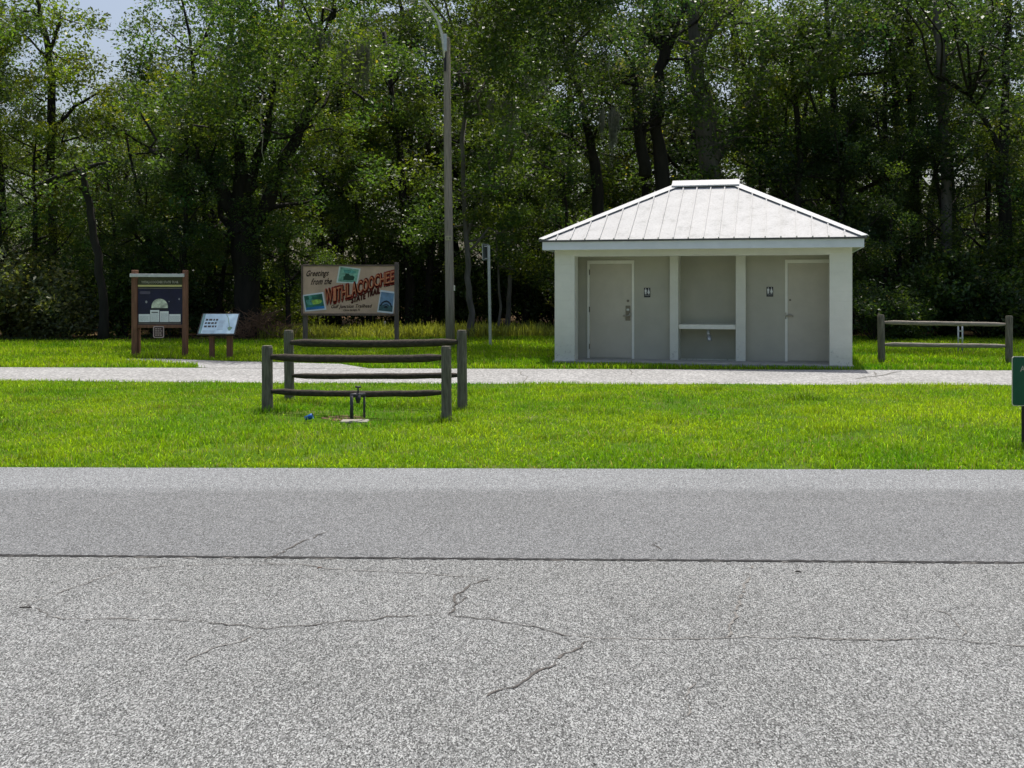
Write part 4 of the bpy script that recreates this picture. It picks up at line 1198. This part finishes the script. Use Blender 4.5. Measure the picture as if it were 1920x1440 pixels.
hero("oak_tree", 38, (1328, 560), [[(1332,640,40),(1335,420,40),(1333,330,38),(1322,250,32),(1312,170,27),(1306,100,24),(1298,30,20),(1285,-70,14)],
     [(1340,300,20),(1372,245,20),(1400,210,20),(1418,180,18),(1428,130,14),(1440,60,10)], [(1342,285,18),(1338,230,12),(1325,150,9)], [(1345,265,12),(1395,225,10),(1440,200,7)], [(1340,290,14),(1375,262,12),(1405,235,8)], [(1310,100,16),(1340,50,12),(1370,10,9)]],
     9000, MD, .15, "tall grey-barked oak with black side limbs rising right of the roof ridge", 'bark_grey', nsub=(4, 6), start=.6,
     extra=[(1400,60,1.2,-1.5),(1480,90,1.1,-1.2),(1340,-20,1.2,-1.5)])
hero("oak_tree", 37.5, (1240, 560), [[(1238,640,34),(1240,420,32),(1244,320,28),(1228,240,22),(1238,130,20),(1250,85,22),(1236,40,20),(1228,-40,16)], [(1250,88,20),(1268,45,18),(1280,5,16),(1288,-40,12)], [(1246,92,18),(1220,70,12),(1205,60,7)], [(1212,330,24),(1203,270,22),(1192,180,16),(1186,120,12)]],
     9000, DK, .15, "dark oak forking into a V above the left half of the white roof", nsub=(4, 6), start=.55, extra=[(1180,120,1.3,-2.0),(1130,60,1.2,-2.2),(1240,190,1.1,-1.8),(1110,180,1.1,-2.0),(1215,215,.9,-1.6)],
     dead=[[(1090,68),(1060,88),(1030,110),(1008,122)], [(1155,88),(1143,110),(1141,135),(1147,160)]])
hero("oak_tree", 38.5, (1125, 600), [[(1128,640,26),(1125,420,24),(1118,330,22),(1105,260,16),(1090,180,12),(1060,80,9)], [(1112,300,14),(1085,270,10),(1050,250,7)], [(1008,326,10),(975,318,11),(942,307,10)]],
     24000, DK, .14, "slender dark tree half hidden just left of the white roof", nsub=(4, 6), start=.5, extra=[(1040,120,1.2,-1.5),(980,200,1.0,-1.2),(930,90,1.2,-1.2),(1060,350,.8,-.8),(1100,-70,1.5,-8),(1150,-60,1.5,-9),(1060,-80,1.5,-9),(1190,-80,1.5,-8),(1020,-90,1.5,-7),(1120,-140,1.6,-6)])
hero("pine_tree", 36.5, (1774, 620), [[(1774,640,20),(1776,420,20),(1771,300,19),(1768,220,18),(1763,120,17),(1758,30,15),(1754,-80,13)], [(1766,215,8),(1752,190,6),(1744,175,4)]],
     6000, DK, .14, "straight bare grey trunk rising out of frame right of the roof", 'bark_grey', nsub=(4, 5), start=.75, extra=[(1820,90,1.2,.8),(1850,30,1.3,.6),(1700,40,1.0,.8),(1830,170,1.0,1.0)])
hero("tall_tree", 39, (1712, 620), [[(1716,640,20),(1714,420,18),(1714,300,17),(1712,190,17),(1709,110,16),(1703,30,13),(1700,-60,10)], [(1712,115,9),(1690,95,8),(1668,66,7),(1630,42,6),(1600,35,4)], [(1685,330,12),(1682,200,12),(1676,110,12),(1664,70,8)]],
     9000, MD, .15, "dark straight tree with a left-reaching limb, just left of the grey trunk", nsub=(4, 6), start=.5, extra=[(1560,250,1.1,-1.2),(1600,330,1.1,-1.4),(1660,420,1.0,-1.5),(1630,170,1.0,-.8)])
hero("tall_tree", 36, (1885, 620), [[(1888,640,24),(1884,420,24),(1880,300,20),(1884,200,15),(1890,60,12),(1895,-60,9)], [(1882,300,12),(1850,230,9),(1820,180,6)]],
     17000, DK, .15, "dark heavy-trunked tree at the far right behind the timber fence", nsub=(5, 6), start=.4, extra=[(1870,100,1.2,-1),(1830,300,1.1,-1.4),(1900,380,1.0,-1.5),(1800,480,1.0,-1.2),(1850,20,1.4,-4.5),(1900,180,1.3,-4),(1760,-60,1.5,-5),(1680,-70,1.5,-5.5),(1620,-50,1.5,-5),(1850,-80,1.5,-6),(1930,-40,1.5,-5),(1720,-120,1.6,-6.5)])
hero("slim_tree", 35.2, (881, 634), [[(882,636,13),(880,560,12),(877,500,11),(872,420,9),(868,300,8),(872,180,6)], [(874,440,6),(900,380,5),(925,330,3)]],
     40000, MD, .13, "slim grey trunk on the grass between lamp pole and signpost", 'bark_grey', nsub=(5, 7), start=.45, extra=[(920,280,1.0,-.5),(900,400,.7,-.4),(960,420,.7,-.2),(905,180,1.1,-.4),(930,150,1.3,-3.5),(990,120,1.3,-4.5),(1010,220,1.2,-3),(950,40,1.4,-5.5),(1020,30,1.4,-4.5),(880,90,1.2,-3.5),(1000,330,.9,-1.5),(900,-60,1.4,-4.6),(980,-70,1.5,-6.5),(1040,-60,1.5,-5.5),(830,-80,1.3,-3.2),(760,-70,1.3,-3),(930,-130,1.6,-7)])
hero("slim_tree", 38, (955, 625), [[(951,628,10),(955,560,9),(958,480,7),(962,380,5)]], 2600, MD, .13, "pale thin sapling right of the galvanised signpost", 'bark_grey', nsub=(3, 4), start=.5, L=(.8, 1.6))
hero("slim_tree", 37.6, (934, 622), [[(933,626,5),(936,575,5),(934,500,4),(930,430,3)]], 1500, YL, .13, "thinnest sapling, close behind the galvanised signpost", 'bark_grey', nsub=(3, 4), start=.5, L=(.7, 1.4))
hero("tall_tree", 37, (97, 600), [[(97,640,16),(98,400,16),(96,260,15),(94,130,14),(90,80,12),(76,30,8),(60,-30,6)], [(93,95,8),(110,50,6),(112,25,4)], [(97,250,9),(140,200,6),(190,170,4)]],
     9500, YL, .15, "yellow-green tree standing against the sky gap at upper left", nsub=(4, 5), start=.45, extra=[(50,20,1.0,0),(30,60,1.1,0),(140,220,1.1,-.6),(60,180,1.1,-.8),(200,270,1.1,-.8),(240,190,1.0,-.6),(120,370,1.0,-1)])
hero("tall_tree", 41.5, (760, 620), [[(768,640,18),(768,540,18),(762,430,16),(750,300,13),(735,180,10),(720,60,8)], [(758,360,9),(790,300,7),(815,240,4)], [(745,250,8),(700,200,6),(660,170,4)]],
     12000, MD, .15, "leafy tree directly behind the right post of the billboard", nsub=(6, 8), start=.3, extra=[(700,100,1.2,-1),(760,120,1.2,-1.2),(640,330,1.1,-.6),(800,200,1.1,-1),(720,420,1.0,-1),(660,450,.9,-.8),(780,450,.8,-.8)])
hero("tall_tree", 37, (1500, 620), [[(1500,640,14),(1495,420,14),(1500,300,12),(1490,180,10),(1480,60,7)], [(1497,330,7),(1540,290,6),(1580,280,4)], [(1492,200,6),(1450,150,4)]],
     8500, MD, .15, "small-leaved tree above the right slope of the white roof", nsub=(5, 7), start=.4, extra=[(1550,130,1.0,-.5),(1440,330,.8,-.6),(1580,400,1.0,-.8),(1520,420,.8,-.5)])
# ---- woods made of a few grown trees, copied
random.seed(55)
front = [(-21.5, 36, 2), (-18.2, 38, 0), (-10.6, 38.6, 4), (-7.8, 46.5, 2), (-4.4, 47.5, 0), (-.8, 47, 5), (2.4, 46.5, 1), (10.6, 40, 0), (12.4, 38.5, 5), (16.5, 39.5, 1), (19.5, 37, 0), (22.5, 38, 5)]
names_front = ["broad pale-green tree beyond the left edge of the woods", "bushy green tree at the left end of the woods", "small leafy tree behind the interpretive panel", "yellow-green tree left of the billboard top",
  "tree behind the middle of the billboard", "dark leafy tree behind the lamp pole", "dense dark tree between signpost and building", "tree showing over the right roof slope", "dark dense tree beside the building's right end",
  "dark narrow tree behind the right timber fence", "leafy tree past the green sign at right", "dark tree beyond the right edge of the woods"]
for (x, y, v), lab in zip(front, names_front):
    s = random.uniform(.98, 1.12)*(.8 if abs(x/y + .397) < .11 else 1)
    plant_tree("leafy_tree", *variants[v], (x, y, 0), random.uniform(0, 6.28), s, lab, "trees along the front of the woods")
for row, (y0, step, xm, sc0) in enumerate([(44.5, 3.6, 27, 1.0), (51, 4.0, 32, 1.1), (58, 4.6, 37, 1.15)]):
    x = -xm
    while x <= xm:
        xx, yy = x + random.uniform(-1, 1), y0 + random.uniform(-1.6, 1.6)
        if row == 0 and -9.5 < xx < 3.5: yy += 5.0
        v = random.choice((0, 1, 2, 3, 4, 5) if x < 2 else (0, 1, 3, 5, 1))
        s = sc0*random.uniform(.85, 1.1)
        gap = abs(xx/yy + .397)
        s *= 1.08
        if gap < .075: s *= (.62, .69, .75)[row]
        plant_tree("leafy_tree", *variants[v], (xx, yy, 0), random.uniform(0, 6.28), s, "leafy tree deep in the woods, behind the front line of trunks", "trees deep in the woods")
        x += step
random.seed(81)
for px, y, v, s, lab in [(10, 35.5, 4, .62, "low bushy sapling at the left edge of the woods"), (60, 36.5, 2, .60, "pale-green sapling left of the leaning trunk"), (235, 35.6, 4, .56, "sapling leaning over the kiosk's left post"), (290, 36.5, 0, .58, "leafy sapling rising behind the kiosk"),
    (345, 35.8, 5, .55, "dark sapling between kiosk and interpretive panel"), (400, 36.8, 4, .60, "sapling rising behind the interpretive panel"), (540, 36.2, 4, .55, "sapling just left of the billboard"), (610, 42, 2, .7, "yellow-green sapling above the billboard's left half"), (700, 42.5, 4, .72, "sapling above the billboard's right half"),
    (800, 42, 0, .68, "sapling between billboard and lamp pole"), (985, 43, 5, .72, "dark sapling between signpost and building"), (1060, 38.5, 4, .66, "sapling over the building's left roof slope"), (1420, 37, 4, .66, "sapling over the building's right roof slope"), (1560, 36, 5, .62, "dark sapling above the right eave"),
    (1640, 35.5, 4, .58, "dense sapling beside the building's right corner"), (1700, 37, 5, .62, "dark sapling behind the far fence's left post"), (1800, 36.5, 1, .60, "dark sapling behind the steel posts"), (1860, 37.5, 2, .62, "yellow-green sapling left of the far fence's right post"), (1930, 36, 4, .60, "sapling at the right edge of the woods")]:
    plant_tree("sapling", *variants[v], ((px-960)/FPX*y, y, 0), random.uniform(0, 6.28), s, lab, "saplings along the front of the woods")
# ---- understorey bushes
def bush_data(h, r, nl, col, size, seed):
    random.seed(seed); tb = MB(); limbs = []
    for k in range(7):
        az = k*2.4; limbs.append((wander((0,0,-.05), (math.cos(az)*.7, math.sin(az)*.7, 1), h*random.uniform(.6, 1), 5, .15, .03), .03, .01))
    C, R = grow(limbs, tb, (3, 5), (.4, r*.7), .2, .015)
    C = np.array([tuple(c) for c in C]); R = np.array(R)*.62
    cnt = np.maximum(4, (nl*R**2/(R**2).sum())).astype(int)
    return tb.mesh("stem", [M['bark']], True), leaf_mesh("foliage", C, R, cnt, size, col)
bushes = [bush_data(2.6, 1.5, 5500, MD, .14, 201), bush_data(2.0, 1.4, 5000, (.135, .150, .075), .15, 202), bush_data(3.2, 1.6, 6000, DK, .14, 203), bush_data(1.5, 1.1, 3500, YL, .12, 204)]
def plant_bush(v, x, y, s, label, group=None):
    t = thing("bush", (x, y, 0), label, "bush", group, random.uniform(0, 6.28)); t.scale = (s, s, s)
    for nm, me in (("stem", bushes[v][0]), ("foliage", bushes[v][1])):
        o = bpy.data.objects.new(nm, me); COL.objects.link(o); o.parent = t
random.seed(77)
for px, y, v, s, lab in [(20, 34.6, 1, 1.2, "grey-green bush at the left edge of the lawn"), (75, 35, 1, 1.15, "rounded bush second from the left edge of the lawn"), (125, 34.8, 1, .95, "low pale-leaved bush left of the leaning trunk"),
    (225, 36, 0, 1.0, "green bush directly behind the kiosk's left post"), (300, 37, 2, 1.0, "dark bush behind the kiosk"), (380, 37, 2, .9, "dark bush behind the interpretive panel"),
    (545, 37.5, 3, 1.0, "yellowish shrub beside the billboard's left post"), (600, 44, 2, 1.2, "tall dark shrub behind the billboard's left half"), (690, 44.5, 0, 1.3, "green shrub behind the billboard's right half"), (815, 43, 2, 1.0, "dark shrub left of the lamp pole"),
    (860, 44, 0, 1.2, "green shrub behind the slim grey trunk"), (990, 44, 2, 1.2, "dark shrub left of the building"), (1035, 43, 2, 1.2, "dark shrub against the building's left edge"),
    (1640, 33, 2, .75, "dark bush close to the building's right corner"), (1700, 33.5, 0, .6, "low green bush behind the left post of the far fence"), (1690, 35, 0, 1.1, "green bush behind the far fence's left half"),
    (1770, 35.5, 2, 1.1, "dark bush behind the far fence's middle"), (1845, 34.5, 2, 1.05, "dark bush behind the far fence's right half"), (1880, 36.5, 0, 1.4, "tall sunlit bush at the right edge"), (1925, 34.8, 0, 1.1, "bush at the right edge behind the green sign")]:
    plant_bush(v, (px-960)/FPX*y, y, s, lab, "bushes along the edge of the woods")
for y0, step, xm in ((43, 2.6, 25), (47.5, 3.2, 28)):
    x = -xm
    while x <= xm:
        if y0 < 45 and -9.5 < x < 3.5: x += step; continue
        plant_bush(random.choice((0, 1, 2, 2)), x + random.uniform(-.8, .8), y0 + random.uniform(-1.2, 1.2), random.uniform(1.0, 1.6), "understorey bush deep in the shade of the woods", "bushes deep in the woods")
        x += step
# ---- far woods reading as one mass
n = 420
cx = rng.uniform(-62, 62, n); cy = rng.uniform(64, 74, n); top = 14 + 2.5*wav(cx, cy*0, .25, 91)
top = np.where(np.abs(cx/cy + .397) < .03, np.minimum(top, 11.0), top)
cz = rng.random(n)*top
o = bpy.data.objects.new("far_woods", leaf_mesh("far_woods", np.stack([cx, cy, cz], 1), rng.uniform(1.6, 2.8, n), np.full(n, 150), .42, MD)); COL.objects.link(o)
tag(o, "distant mass of woodland closing the view behind the trees", "woods", kind='stuff')

# ---- hanging moss, brush pile
def moss(px, py, d, L, wd, label, n=46):
    b = at(px, py, d); q = MB()
    tilt = random.uniform(-.5, .5); lobes = [(random.gauss(0, wd*.45), random.uniform(.45, 1)) for _ in range(5)]
    for k in range(n*3):
        lx, ll = random.choice(lobes); x, y = lx + random.gauss(0, wd*.16), random.gauss(0, wd*.3); ln = L*ll*random.uniform(.3, 1)
        z0 = tilt*x + random.gauss(0, .12); J = lambda: random.gauss(0, .035)
        q.tube([(x, y, z0), (x + J(), y + J(), z0 - ln*.33), (x + (lx-x)*.3 + J(), y + J(), z0 - ln*.66), (x + (lx-x)*.5 + J(), y, z0 - ln)], [.006, .009, .008, .003], 3)
    o = q.build("spanish_moss", M['moss']); o.location = b
    tag(o, label, "moss", "hanging moss")
random.seed(9)
moss(1152, 212, 35.0, 1.7, .42, "long grey moss beard hanging above the roof's left slope", 90)
moss(1010, 150, 35.5, .9, .5, "grey moss tangle hanging up right of the lamp pole")
moss(900, 110, 36, .8, .35, "small moss wisp hanging close right of the lamp pole")
moss(610, 60, 34.5, 1.2, .6, "wide grey moss curtain hanging high above the billboard", 70)
moss(960, 190, 33.0, 1.5, .45, "pale moss beard hanging midway between lamp pole and building", 80)
moss(655, 95, 33.0, 1.5, .5, "moss drape hanging above the billboard's right half", 80)
bp = Vector(((487-960)/FPX*34.2, 34.2, 0)); q = MB()
for k in range(260):
    x, y = random.gauss(0, .55), random.gauss(0, .4); a = random.uniform(0, 6.28); ln = random.uniform(.3, 1.1); t = random.uniform(.1, 1.1)
    z = max(.02, .75*math.exp(-(x*x)/.5)*random.random())
    q.tube([(x, y, z), (x + math.cos(a)*ln*.5*math.cos(t), y + math.sin(a)*ln*.3, z + ln*.5*math.sin(t)), (x + math.cos(a)*ln*math.cos(t), y + math.sin(a)*ln*.6, z + ln*.75*math.sin(t))], [.012, .010, .004], 4)
o = q.build("brush_pile", M['brush']); o.location = bp
tag(o, "reddish-brown heap of dry brush at the foot of the forked oak", "brush pile")
